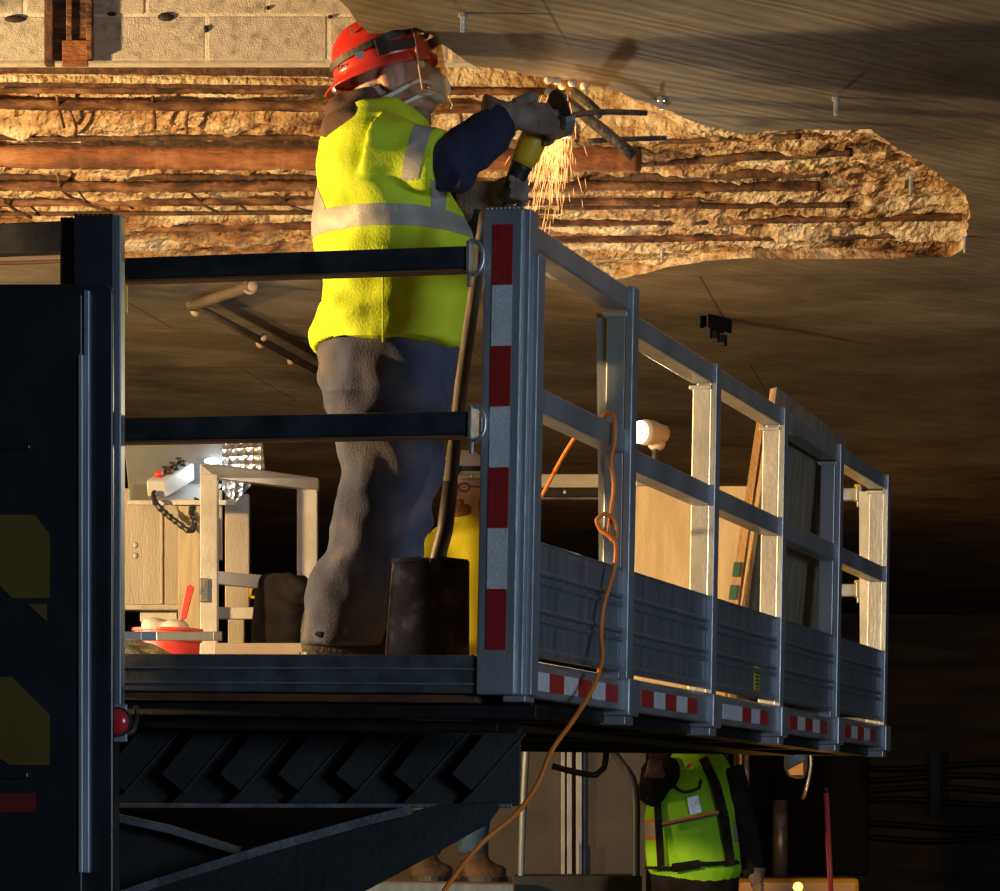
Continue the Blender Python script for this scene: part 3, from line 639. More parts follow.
# trousers
mb = MB()
mb.loft([hsec(338, 322, 462, .19, MY), hsec(352, 315, 458, .20, MY), hsec(385, 315, 454, .205, MY), hsec(412, 326, 450, .19, MY), hsec(428, 335, 444, .15, MY)], 28)
def leg(rows, dy): mb.loft([hsec(y, a, b, d, MY+dy) for y, a, b, d in rows], 22)
leg([(395, 322, 446, .10), (437, 336, 434, .105), (470, 337, 428, .10), (500, 335, 419, .095), (526, 330, 409, .095), (552, 327, 398, .09), (566, 319, 392, .098), (580, 309, 389, .098), (596, 305, 387, .095), (620, 304, 388, .095), (644, 302, 389, .098)], -.10)
leg([(395, 335, 452, .10), (442, 348, 446, .10), (490, 350, 438, .095), (526, 350, 431, .09), (555, 346, 425, .09), (572, 342, 420, .095), (594, 338, 416, .095), (650, 334, 414, .095)], .12)
tr = dressed('trousers', mb, DENIM, wk, .009, 4, .030, (9, 9, 9), 3)
q = M_(318, 634, -.196); MB().tube([q, q+Vector((0, .012, 0))], .008, 10).build('snap', GALV, tr)
# boots
def boot(x0, x1, dy, m_=BOOT):
    Yb = MY+dy; sc_ = F/Yb; base = FLO
    def c(x): return P(x, 640, Yb).x
    L_ = c(x1)-c(x0); X = c(x0); mb = MB(); pt = lambda f, z: Vector((X+L_*f, Yb, base+z))
    mb.loft([(pt(.28, .24), (.065, 0, 0), (0, .06, 0)), (pt(.26, .15), (.065, 0, 0), (0, .06, 0)), (pt(.27, .09), (.085, 0, 0), (0, .055, 0)), (pt(.45, .05), (.14, 0, 0), (0, .058, 0)), (pt(.5, .03), (.152, 0, 0), (0, .058, 0)), (pt(.5, .02), (.152, 0, 0), (0, .058, 0))], 20)
    mb.ball(pt(.78, .055), .075, .055, .045, 14)
    b = dressed('boot', mb, m_, wk, .008, 3)
    MB().loft([(pt(.5, .0), (.155, 0, 0), (0, .058, 0)), (pt(.5, .028), (.158, 0, 0), (0, .06, 0))], 24).build('sole', BLK, b)
boot(300, 418, -.10); boot(332, 452, .12)
# vest shirt
mb = MB()
mb.loft([hsec(106, 362, 402, .09, MY), hsec(114, 350, 412, .15, MY), hsec(126, 335, 424, .21, MY), hsec(142, 322, 432, .235, MY), hsec(165, 317, 440, .245, MY), hsec(190, 315, 447, .25, MY), hsec(215, 315, 459, .25, MY), hsec(240, 317, 470, .25, MY), hsec(270, 319, 475, .25, MY), hsec(300, 320, 478, .25, MY), hsec(330, 316, 474, .25, MY), hsec(350, 312, 469, .255, MY)], 32)
SA, SB = M_(374, 148, -.19), M_(440, 162, -.225)
mb.tube([SA, SA.lerp(SB, .35), SA.lerp(SB, .7), SB], [.105, .098, .090, .085], 20)
SC, SD_ = M_(395, 150, .2), M_(440, 190, .28)
mb.tube([SC, SC.lerp(SD_, .5), SD_], [.1, .095, .09], 20)
inv = mat_of(wk).inverted(); off = inv.translation
vme = remesh(mb, .0085, 4, inv, .032, (7, 7, 10), 11)
zb0, zb1 = (inv @ M_(385, 242)).z, (inv @ M_(385, 221)).z
sax = (SB-SA).normalized(); sa_ = inv @ SA; L_ = (SB-SA).length
xf0, xf1 = (inv @ M_(433, 200)).x, (inv @ M_(447, 200)).x; zt = (inv @ M_(400, 150)).z
b0, b1 = inv @ M_(314, 178), inv @ M_(330, 222); bn = Vector((-(b1-b0).z, 0, (b1-b0).x)).normalized()
def vpick(c, n):
    t = (c-sa_).dot(sax)/L_; rad = ((c-sa_)-sax*t*L_).length
    if c.y < -.20 and t > .42 and rad < .14 and c.z > (inv @ M_(400, 200)).z:
        return 'band' if .60 < t < .86 else 'vest'
    if zb0 < c.z < zb1: return 'belt'
    if xf0 < c.x < xf1 and zb1 <= c.z < zt: return 'front'
    if c.z >= zb1 and c.z < (inv @ M_(320, 150)).z and (c-b0).dot(bn)*(1 if bn.x < 0 else -1) > 0: return 'back'
    return 'vest'
planes = [((0, 0, zb0), (0, 0, 1)), ((0, 0, zb1), (0, 0, 1)), ((xf0, 0, 0), (1, 0, 0)), ((xf1, 0, 0), (1, 0, 0)), (tuple(b0), tuple(bn)), (tuple(sa_+sax*.60*L_), tuple(sax)), (tuple(sa_+sax*.86*L_), tuple(sax)), (tuple(sa_+sax*.42*L_), tuple(sax))]
parts = split(vme, planes, vpick)
vest = link('hi_vis_shirt', parts['vest'], HIVIS, wk)
for k in ('band', 'belt', 'front', 'back'):
    if k in parts: link('reflective_stripe', puff(parts[k], .0015), STRIPE, vest)
MB().tube([M_(383, y, -.262) for y in range(246, 348, 12)], .003, 6).build('side_seam', HIVIS, vest)
# sweatshirt: sleeves and hood
mb = MB(); EL, WR = M_(450, 163, -.235), M_(507, 119, -.19)
mb.tube(dens([SA.lerp(SB, .5), SB, EL, EL.lerp(WR, .35), EL.lerp(WR, .75), WR], .03), .07, 18) if False else None
mb.tube([SA.lerp(SB, .5), SB, EL+Vector((.004, 0, -.006)), EL.lerp(WR, .3), EL.lerp(WR, .7), WR], [.058, .066, .073, .070, .058, .049], 20)
E2, W2 = M_(458, 226, .22), M_(487, 200, .05)
mb2 = MB(); mb2.tube([SC.lerp(SD_, .5), SD_, E2, E2.lerp(W2, .4), W2], [.075, .075, .07, .058, .048], 18)
dressed('sleeve', mb, NAVY, wk, .007, 3, .016, (14, 14, 14), 5); dressed('sleeve', mb2, NAVY, wk, .008, 4, .008, (12, 12, 12), 8)
mb = MB(); mb.loft([hsec(94, 345, 384, .085, MY), hsec(103, 336, 392, .11, MY), hsec(116, 328, 400, .15, MY), hsec(130, 323, 400, .18, MY), hsec(146, 322, 395, .2, MY)], 24)
mb.ball(M_(344, 112), .05, .1, .045, 14)
dressed('hood', mb, HOOD, wk, .008, 3, .02, (9, 9, 12), 2)
# head
AP = math.radians(18); HCN = M_(393, 80)
HR = Matrix(((math.cos(AP), 0, -math.sin(AP)), (0, 1, 0), (math.sin(AP), 0, math.cos(AP))))
def hd(x, y, z): return HCN+HR @ Vector((x, y, z))
mb = MB()
mb.ball(hd(-.012, 0, .02), .100, .078, .105, 20, HR); mb.ball(hd(.035, 0, -.045), .066, .058, .078, 18, HR); mb.ball(hd(.062, 0, -.095), .032, .03, .026, 14, HR)
mb.tube([hd(.088, 0, .02), hd(.108, 0, -.012), hd(.112, 0, -.028)], [.010, .014, .015], 10); mb.ball(hd(.082, 0, .035), .018, .05, .014, 12, HR); mb.ball(hd(.094, 0, -.058), .012, .022, .010, 12, HR)
for sy in (-1, 1): mb.ball(hd(-.014, sy*.086, -.012), .024, .013, .036, 12, HR); mb.ball(hd(-.008, sy*.077, -.04), .011, .009, .014, 10, HR)
mb.tube([hd(-.02, 0, -.05), M_(378, 105), M_(370, 128)], [.062, .062, .075], 18)
# body under the clothes, same continuous surface
mb.loft([hsec(120, 350, 405, .13, MY), hsec(150, 335, 422, .19, MY), hsec(240, 335, 450, .2, MY), hsec(330, 335, 450, .18, MY), hsec(400, 345, 440, .16, MY)], 20)
for dy, ex in ((-.1, 0), (.12, 12)): mb.loft([hsec(390, 350+ex, 425+ex, .07, MY+dy), hsec(500, 350+ex, 405+ex, .06, MY+dy), hsec(560, 345+ex, 385+ex, .05, MY+dy), hsec(640, 325+ex, 362+ex, .045, MY+dy)], 14)
mb.tube([SA, SB, EL, WR], [.06, .055, .05, .033], 12); mb.tube([SC, SD_, E2, W2], [.06, .055, .05, .033], 12)
body = dressed('body', mb, SKIN, wk, .0065, 2)
for sy in (-1, 1):
    e = MB().ball(hd(.082, sy*.032, .012), .013, .013, .011, 12).build('eye', mat('eye_white', (.8, .78, .75), None, .3), body, smooth=True); MB().ball(hd(.093, sy*.032, .012), .004, .006, .006, 8).build('pupil', BLK, e)
mb = MB(); mb.ball(hd(-.055, 0, -.03), .05, .079, .045, 14, HR); link('hair', remesh(mb, .006, 1, inv), HAIR, wk)
# respirator and straps
mb = MB(); mb.ball(hd(.104, 0, -.055), .040, .044, .046, 16, HR); mk = dressed('dust_mask', mb, MASKM, wk, .006, 2)
MB().tube([hd(.115, -.03, -.055), hd(.06, -.062, -.035), hd(-.02, -.085, -.055), hd(-.07, -.07, -.06)], .006, 8).build('mask_strap', MASKM, mk, smooth=True)
MB().tube([hd(.11, -.032, -.075), hd(.05, -.062, -.075), hd(-.02, -.075, -.09)], .006, 8).build('mask_strap', MASKM, mk, smooth=True)
mb = MB(); mb.loft([hsec(108, 404, 430, .04, MY), hsec(120, 402, 432, .06, MY), hsec(134, 395, 430, .08, MY)], 16); dressed('neck_gaiter', mb, mat('tan_cloth', (.22, .15, .09), (.3, .21, .13), .9, 0, 15, .4, 150), wk, .008, 3)
# helmet
def dome(cx, a, b, h, z0, n=36, rows=10):
    secs = [(hd(cx, 0, z0), HR @ Vector((a, 0, 0)), Vector((0, b, 0)))]
    for i in range(1, rows+1):
        t = i/rows*math.pi/2*.985; q = math.cos(t)**.72; secs.append((hd(cx-.012*math.sin(t), 0, z0+h*math.sin(t)), HR @ Vector((a*q, 0, 0)), Vector((0, b*q, 0))))
    return secs
mb = MB().loft(dome(-.012, .137, .114, .142, .032), 36)
he = mb.build('helmet', HELM, wk, smooth=True)
mb = MB().loft([(hd(-.012, 0, .045), HR @ Vector((.133, 0, 0)), Vector((0, .11, 0))), (hd(-.018, 0, .032), HR @ Vector((.142, 0, 0)), Vector((0, .122, 0))), (hd(-.028, 0, .014), HR @ Vector((.158, 0, 0)), Vector((0, .140, 0))), (hd(-.028, 0, .010), HR @ Vector((.158, 0, 0)), Vector((0, .140, 0))), (hd(-.012, 0, .026), HR @ Vector((.145, 0, 0)), Vector((0, .12, 0)))], 36, cap=False); mb.build('brim', HELM, he, smooth=True)
for y in (-.035, 0, .035): MB().tube([hd(-.012+.112*math.sin(t*.157)-.0, y, .036+.146*math.cos(t*.157)-abs(y)*.35) for t in range(-7, 5)], .006, 8).build('ridge', HELM, he, smooth=True)
mb = MB()
ring = [hd(-.012+.139*math.cos(t*math.pi/24), .117*math.sin(t*math.pi/24), .085+.012*math.cos(t*math.pi/24)) for t in range(49)]
for a, b in zip(ring, ring[1:]): mb.bar(a, b, .004, .017, HR @ Vector((0, 0, 1)))
mb.build('head_strap', mat('dark_strap', (.03, .03, .025), (.07, .065, .05), .6, 0, 20), he)
mb = MB().box((-.016, -.006, -.022), (.016, .006, .022)); mb.v = [M_(382, 46, -.125)+HR @ v for v in mb.v]; mb.build('strap_clip', BLK, he, bevel=.002)
for (x, y, w, h) in ((360, 55, .024, .016), (352, 31, .008, .014)):
    mb = MB().box((-w/2, -.003, -h/2), (w/2, .003, h/2)); mb.v = [M_(x, y, -.118 if y > 40 else -.085)+HR @ v for v in mb.v]; mb.build('sticker', mat('cream_sticker', (.55, .48, .38), None, .6), he)
fc = bpy.data.curves.new('t', 'FONT'); fc.body = 'IST'; fc.size = .017; fc.extrude = .001; to = bpy.data.objects.new('t', fc); COL.objects.link(to)
dg = bpy.context.evaluated_depsgraph_get(); tm = bpy.data.meshes.new_from_object(to.evaluated_get(dg)); bpy.data.objects.remove(to)
R_ = Matrix.Translation(inv @ hd(-.135, -.068, .052)) @ Matrix.Rotation(-math.radians(52), 4, 'Z') @ Matrix.Rotation(math.pi/2, 4, 'X'); tm.transform(R_); tm.materials.clear(); link('lettering', tm, BLK, he)
# face shield
top = M_(413, 39); dwn = (P(424, 106, MY)-P(413, 39, MY)); fw = Vector((1, 0, .14)).normalized()
mb = MB(); nA, nR = 25, 12; outl = []
for j in range(nR+1):
    for i in range(nA):
        t = -math.pi/2+math.pi*i/(nA-1); v = j/nR
        rim = 1-.0*v; vv = v*(1-.10*(abs(math.sin(t))**6)*v)
        mb.v.append(top+dwn*vv*1.02+fw*(.072*math.cos(t)+.002)+Vector((0, .118*math.sin(t)*rim, 0)))
for j in range(nR):
    for i in range(nA-1): a = j*nA+i; mb.f.append((a, a+1, a+nA+1, a+nA))
edge = [mb.v[j*nA] for j in range(nR+1)]+[mb.v[nR*nA+i] for i in range(1, nA)]+[mb.v[j*nA+nA-1] for j in range(nR-1, -1, -1)]
sh = mb.build('face_shield', SHIELD, he, smooth=True)
so = sh.modifiers.new('s', 'SOLIDIFY'); so.thickness = .0015
MB().tube(edge, .0028, 6).build('shield_edge', mat('visor_edge', (.75, .42, .2), (.8, .5, .28), .3, 0, 10), sh, smooth=True)
mb = MB()
rg = [top+Vector((0, 0, .002))+fw*(.075*math.cos(-math.pi/2+math.pi*i/16)-.002)+Vector((0, .121*math.sin(-math.pi/2+math.pi*i/16), 0)) for i in range(17)]
for a, b in zip(rg, rg[1:]): mb.bar(a, b, .006, .030)
for sy in (-1, 1): mb.bar(M_(382, 47, sy*.12), M_(415, 42, sy*.12), .008, .026)
mb.build('shield_bracket', mat('smoky_bracket', (.035, .022, .014), (.06, .04, .025), .5, 0, 20), he)
# gloves
GR0, GR1 = M_(543, 118, -.08), M_(508, 196, -.05)     # grinder axis: head to tail
gax = (GR1-GR0).normalized()
hand(wk, 'glove', M_(512, 117, -.17), (1, .25, .02), (.12, 1, -.35), LEATHER, (.75, .95, .7), 1, 1.12)
hand(wk, 'glove', M_(489, 196, .04), (1, -.5, .12), (.25, -1, .1), LEATHER, (.8, .95, .7), 1, 1.12)
# ================================================================= GRINDER, SPARKS, SHOVEL
gr = empty('angle_grinder', GR1, 0, 'yellow and black angle grinder held in both gloves', 'grinder')
g = lambda t: GR0.lerp(GR1, t)
MB().tube([g(.12), g(.18), g(.35), g(.52), g(.60)], [.028, .036, .037, .034, .031], 18).build('motor_housing', YEL, gr, smooth=True)
MB().tube([g(.60), g(.64), g(.85), g(1.05), g(1.08)], [.031, .028, .026, .030, .022], 16).build('handle', BLK, gr, smooth=True)
MB().tube([g(-.06), g(-.03), g(.1), g(.13)], [.02, .033, .035, .030], 16).build('gear_head', FRAMEG, gr, smooth=True)
sd = Vector((.75, .35, .25)).normalized(); c0 = g(-.02)
MB().tube([c0, c0+sd*.05], .013, 12).build('spindle', GALV, gr, smooth=True)
MB().tube([c0+sd*.046, c0+sd*.050], .062, 32).build('cutting_disc', mat('disc_grey', (.06, .055, .05), (.1, .09, .08), .7, 0, 40), gr)
u_ = sd.orthogonal().normalized(); w_ = sd.cross(u_)
dirg = Vector((-.4, 0, -.9)); a0 = math.atan2(dirg.dot(w_), dirg.dot(u_)); mb = MB(); N_ = 14
for i in range(N_+1):
    t = a0-1.5+3*i/N_; d = u_*math.cos(t)+w_*math.sin(t)
    for q in (c0+sd*.03+d*.03, c0+sd*.03+d*.068, c0+sd*.058+d*.068, c0+sd*.058+d*.066, c0+sd*.032+d*.066): mb.v.append(q)
for i in range(N_):
    for k in range(4): a = i*5+k; mb.f.append((a, a+1, a+6, a+5))
gd = mb.build('disc_guard', GALV, gr); gd.modifiers.new('s', 'SOLIDIFY').thickness = .002
MB().tube([c0+Vector((0, .03, 0)), c0+Vector((-.03, .13, -.005))], [.014, .016], 12).build('side_handle', BLK, gr, smooth=True)
MB().tube(dens([g(1.08), g(1.25), P(486, 250, 8.5), P(470, 330, 8.7), P(455, 420, 9.0), P(440, 640, 9.2)], .05), .005, 8).build('power_cord', BLK, gr, smooth=True)
S0 = P(566, 98, 9.0); mb = MB()
for i in range(900):
    a = random.gauss(-.16, .17); vy = random.gauss(0, .12); sp = random.uniform(1.2, 3.2)
    v = Vector((math.sin(a)*sp, vy, -math.cos(a)*sp)); t0 = abs(random.gauss(0, .055))+random.uniform(0, .03); dt = random.uniform(.006, .016)
    o = S0+Vector((random.uniform(-.06, .02), random.uniform(-.03, .03), random.uniform(-.05, .03)))
    ps = [o+v*t+Vector((0, 0, -4.9*t*t)) for t in (t0, t0+dt/2, t0+dt)]
    if (ps[2]-S0).length > random.uniform(.2, .42): continue
    r = random.uniform(.0006, .0013); mb.tube(ps, [r*.5, r, r*.4], 4)
tag(mb.build('sparks', SPARKM), 'spray of orange sparks falling from the cutting disc', 'sparks', kind='stuff')
light('POINT', 'spark_glow', S0+Vector((-.02, -.12, -.06)), None, .6, (1, .55, .2), .05)
SY = 7.98
sv = empty('shovel', P(430, 658, SY), 0, 'square rusty shovel with worn grey handle standing before the worker', 'shovel')
MB().tube([P(485, 213, 8.03), P(478, 270, 8.0), P(462, 380, SY), P(450, 486, SY)], [.015, .016, .017, .018], 14).build('handle', SHOVH, sv, smooth=True)
MB().tube([P(451, 482, SY), P(445, 530, SY), P(438, 556, SY), P(432, 575, SY)], [.020, .021, .021, .012], 14).build('socket', mat('socket_steel', (.12, .1, .09), (.2, .17, .15), .5, .6, 12), sv, smooth=True)
mb = MB(); nx, nz = 16, 10
for j in range(nz+1):
    for i in range(nx+1):
        u = i/nx*2-1; v = j/nz; x = 429+u*(38+4*v)+ (2-4*v); y = 561+v*98+ (1-abs(u))*(-4)*(1-v)
        bow = .016*u*u*1.0 - .03*v*0 - (.014*math.exp(-(u*5)**2)*(1-v))
        mb.v.append(P(x, y, SY-.02+.05*(1-v)*.4-bow))
for j in range(nz):
    for i in range(nx): a = j*(nx+1)+i; mb.f.append((a, a+1, a+nx+2, a+nx+1))
bl = mb.build('blade', SHOVM, sv, smooth=True); s_ = bl.modifiers.new('s', 'SOLIDIFY'); s_.thickness = .004
MB().bar(P(391, 561, SY-.012), P(421, 559, SY-.012), .012, .012).build('foot_step', SHOVM, bl); MB().bar(P(440, 559, SY-.012), P(468, 562, SY-.012), .012, .012).build('foot_step', SHOVM, bl)

# ================================================================= CONTENT OF THE FAR END OF THE PLATFORM
EY = 12.55
def fb(name, x0, x1, y0, y1, Y, d, m_, par=None, bevel=.003): 
    a = P(x0, y1, Y); return MB().obox(a, P(x1, y1, Y)-a, (0, d, 0), P(x0, y0, Y)-a).build(name, m_, par, bevel=bevel)
def quad(name, pts3, d, m_, par=None, bevel=.002): return MB().prism(pts3, (0, d, 0)).build(name, m_, par, bevel=bevel)
FY = lambda Y: YC-F*(.378)/Y        # floor pixel row at depth (approx)
gt = empty('end_gate', P(258, 700, EY), 0, 'bare aluminium tube gate at the far end of the platform, left of the worker', 'gate')
fb('gate_post', 200, 217, 474, 704, EY-.25, .08, ALUW, gt); fb('gate_post', 297, 317, 486, 706, EY+.15, .08, ALUW, gt)
quad('gate_top_rail', [P(200, 477, EY-.25), P(217, 478, EY-.25), P(318, 490, EY+.15), P(318, 478, EY+.15), P(217, 464, EY-.25), P(200, 464, EY-.25)], .08, ALUW, gt)
quad('gate_mid_rail', [P(217, 584, EY-.2), P(297, 592, EY+.15), P(297, 578, EY+.15), P(217, 571, EY-.2)], .05, ALUW, gt); fb('latch', 200, 208, 578, 602, EY-.27, .03, FRAMEG, gt)
fb('kick_rail', 217, 300, 607, 619, EY+.1, .05, ALUW, gt)
pn = empty('metal_panel', P(150, 700, EY+.2), 0, 'beige sheet metal panel with rivets behind the control box', 'panel')
fb('sheet', 90, 182, 488, 606, EY+.2, .02, BEIGE, pn); fb('bottom_lip', 90, 200, 604, 610, EY+.12, .1, BEIGE, pn); fb('floor_channel', 140, 177, 610, 622, EY+.2, .1, ALUW, pn); fb('sheet_post', 225, 249, 494, 612, EY+.35, .05, BEIGE, pn); fb('panel_leg', 100, 118, 608, 704, EY+.2, .06, ALUW, pn); fb('panel_leg', 228, 244, 612, 704, EY+.35, .05, BEIGE, pn)
fb('sheet_seam', 160, 163, 500, 604, EY+.19, .012, BEIGE, pn)
for x, y in ((135, 545), (135, 555.5)): MB().ball(P(x, y, EY+.195), .012, .006, .012, 8).build('rivet', ALUW, pn)
fp = fb('plank', 178, 200, 506, 704, EY-.05, .03, mat('pale_plank', (.45, .37, .27), (.58, .5, .38), .8, 0, 8, .3, 60, stretch=(5, 5, .6))); tag(fp, 'pale upright plank beside the gate post', 'plank')
cs = empty('control_shroud', P(180, 508, EY), 0, 'bent sheet metal shroud with a tread plate side around the control box', 'shroud')
quad('back_sheet', [P(124, 444, EY+.15), P(222, 436, EY+.15), P(224, 480, EY+.15), P(130, 502, EY+.15)], .006, mat('dull_sheet', (.17, .18, .19), (.24, .25, .26), .35, .8, 6), cs)
quad('tray', [P(130, 502, EY-.05), P(200, 502, EY-.05), P(226, 484, EY+.15), P(133, 484, EY+.15)], .008, ALUW, cs)
quad('tread_side', [P(222, 436, EY+.14), P(262, 437, EY+.02), P(265, 470, EY+.0), P(234, 504, EY-.05), P(222, 490, EY+.05)], .006, DIAM, cs)
quad('tray_lip', [P(128, 505, EY-.06), P(235, 505, EY-.06), P(235, 500, EY-.06), P(128, 500, EY-.06)], .01, ALUW, cs)
light('POINT', 'shroud_led', P(212, 462, EY+.02), None, 1.6, (.75, .9, 1), .03)
MB().ball(P(212, 461, EY+.1), .032, .02, .012, 10).build('lamp_strip', LEDM, cs)
for x in (205, 219): quad('bracket', [P(x, 490, EY+.0), P(x+3, 490, EY), P(x+3, 560, EY+.1), P(x, 560, EY+.1)], .02, ALUW, cs)
cbx = empty('control_box', P(160, 498, EY-.06), 0, 'grey control box with red stop button and black knobs', 'control box')
a = P(147, 497, EY-.06); A_ = P(166, 498, EY-.06)-a; B_ = P(195, 480, EY+.05)-P(166, 498, EY-.06); C_ = Vector((-.005, .0, .068))
MB().obox(a, A_, B_, C_).build('housing', mat('light_grey_paint', (.5, .52, .54), (.58, .6, .62), .4, .1, 8), cbx, bevel=.006)
tp = a+C_
MB().tube([tp+A_*.45+B_*.14, tp+A_*.45+B_*.14+Vector((0, 0, .025))], [.012, .02], 14).build('stop_button', REDP, cbx, smooth=True)
for k in range(6): q = tp+A_*(.3 if k % 2 else .7)+B_*(.34+.12*k); MB().tube([q, q+Vector((0, 0, .022))], [.010, .014], 10).build('knob', BLK, cbx, smooth=True)
mb = MB(); ps = dens([P(155, 492, EY-.08), P(154, 500, EY-.12), P(163, 511, EY-.12), P(178, 523, EY-.12), P(190, 531, EY-.12), P(194, 524, EY-.1), P(191, 512, EY-.06), P(197, 499, EY-.04)], .012)
mb.tube(ps, [.014 if i % 2 else .010 for i in range(len(ps))], 8).build('corrugated_hose', BLK, cbx)
# draped jacket
mb = MB(); JY = EY+.02
mb.loft([hsec(575, 258, 306, .05, JY), hsec(582, 254, 310, .075, JY), hsec(600, 254, 308, .07, JY), hsec(620, 252, 302, .055, JY), hsec(650, 252, 299, .05, JY), hsec(668, 253, 297, .05, JY)], 20)
mb.tube([P(284, 580, JY-.05), P(300, 592, JY-.08), P(306, 600, JY-.06)], [.04, .045, .03], 12)
jk = empty('jacket', P(275, 668, JY), 0, 'black jacket draped over the gate mid rail', 'jacket'); dressed('jacket_cloth', mb, CLOTH, jk, .01, 3, .014, (9, 9, 4), 4)
tb = empty('tool_hook', P(258, 598, EY+.25), 0, 'small yellow buckle hanging behind the black jacket', 'buckle')
MB().tube(dens([P(250, 597, EY+.2), P(251, 588, EY+.2), P(264, 588, EY+.2), P(266, 594, EY+.2), P(262, 598, EY+.2)], .02), .008, 8).build('loop', YEL, tb, smooth=True); MB().tube([P(250, 597, EY+.2), P(264, 598, EY+.2)], .006, 8).build('bar', YEL, tb)
# bucket, pry handle, level, rag, dark step
bkY = 11.9; q = P(179, 0, bkY).x
bk = empty('bucket', (q, bkY, FLO), 0, 'red plastic bucket filled with rags on the platform floor', 'bucket')
zt_ = P(179, 629, bkY).z
def ring_(z, r): return (Vector((q, bkY, z)), Vector((r, 0, 0)), Vector((0, r, 0)))
MB().loft([ring_(FLO, .105), ring_(zt_-.05, .122), ring_(zt_-.05, .13), ring_(zt_-.035, .13), ring_(zt_-.033, .124), ring_(zt_-.012, .126), ring_(zt_-.01, .134), ring_(zt_, .134), ring_(zt_, .122), ring_(zt_-.04, .118)], 56).build('pail', REDP, bk, smooth=False)
mb = MB(); [mb.ball((q+random.uniform(-.06, .06), bkY+random.uniform(-.06, .06), zt_-.005+random.uniform(0, .02)), .055, .05, .03, 10) for _ in range(6)]; dressed('rags', mb, mat('grey_rag', (.25, .22, .18), (.4, .36, .3), .9, 0, 12), bk, .01, 1, .01)
tl = empty('pry_bar', P(186, 628, bkY-.05), 0, 'red handled tool standing in the bucket against the plank', 'hand tool')
MB().prism([P(x, y, bkY-.08) for x, y in ((179, 622), (186, 618), (194, 587), (190, 584), (186, 587))], (0, .02, 0)).build('grip', REDP, tl, bevel=.003); MB().tube([P(182, 622, bkY-.07), P(179, 640, bkY-.05)], .008, 8).build('shank', FRAMEG, tl)
lv = empty('spirit_level', P(165, 641, 11.2), 0, 'long blue and grey spirit level lying across the red bucket', 'spirit level')
for k, (x0, x1, m_) in enumerate(((60, 120, ALUD), (120, 140.5, mat('level_blue', (.04, .08, .2), None, .4)), (140.5, 156, mat('level_blue2', (.03, .07, .24), None, .4)), (156, 213, ALUD), (213, 221.5, FRAMEG))):
    fb('end_cap' if k == 4 else 'level_segment', x0, x1, 631.5, 640.5, 11.2, .03, m_, lv)
mb = MB(); mb.loft([hsec(641, 100, 130, .05, 9.6), hsec(645, 90, 150, .12, 9.6), hsec(652, 80, 170, .16, 9.6), hsec(664, 80, 196, .18, 9.6)], 16)
rg_ = empty('rag', P(140, 665, 9.6), 0, 'crumpled blue and tan rag on the platform floor by the mast', 'rag'); dressed('rag_cloth', mb, mat('mixed_rag', (.10, .15, .2), (.42, .33, .24), .9, 0, 14, .5, 100), rg_, .01, 1, .02, (9, 9, 9))
kb = fb('kick_board', 214, 312, 643, 700, 11.6, .03, mat('tan_board', (.24, .19, .14), (.3, .24, .18), .7, 0, 8)); tag(kb, 'low tan board on edge behind the worker’s boots', 'board')
# far guard rail, bright plywood sheet, lamp
gr2 = empty('far_guardrail', P(610, 700, 12.95), 0, 'pale horizontal guard rail across the far end beneath the work lamp', 'guardrail')
fb('rail', 480, 648, 474, 487.5, 12.95, .06, ALUW, gr2); fb('rail_stub', 650, 663, 476, 486, 12.95, .06, ALUW, gr2); fb('clip', 636, 652, 470, 486, 12.93, .04, ALUW, gr2); fb('dark_angle', 480, 640, 488, 497, 12.97, .05, FRAME, gr2); fb('angle_edge', 480, 640, 497, 499.5, 12.95, .04, FRAMEG, gr2)
MB().ball(P(565, 492, 12.965), .009, .006, .009, 8).build('rivet', ALUW, gr2)
fb('end_post', 655, 664, 486, 702, 12.99, .05, ALUW, gr2)
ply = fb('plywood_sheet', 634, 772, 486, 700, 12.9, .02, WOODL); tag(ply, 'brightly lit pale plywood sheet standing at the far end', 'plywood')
lp = empty('work_lamp', P(648, 447, 12.0), 0, 'round white work lamp lit, clamped behind the side mid rail', 'lamp')
lc = P(640, 432, 12.0); ld = Vector((-.72, -.66, -.05)).normalized()
MB().tube([lc-ld*.002, lc-ld*.03, lc-ld*.07, lc-ld*.10, lc-ld*.13], [.044, .05, .047, .036, .033], 20).build('lamp_body', mat('lamp_white', (.6, .55, .48), (.68, .63, .55), .5, 0, 9), lp, smooth=True)
MB().tube([lc, lc+ld*.006], [.043, .036], 20).build('lamp_lens', LAMPF, lp); mb = MB(); mb.ball(lc-ld*.09-Vector((0, 0, .04)), .035, .03, .03, 12); mb.build('lamp_base', MATS['lamp_white'], lp, smooth=True)
MB().tube([lc-ld*.09-Vector((0, 0, .05)), P(652, 476, 12.0)], .012, 8).build('lamp_stem', FRAMEG, lp)
light('SPOT', 'work_lamp_beam', lc+ld*.03, lc+ld*3, 60, (1, .82, .55), .04, 150, .6)
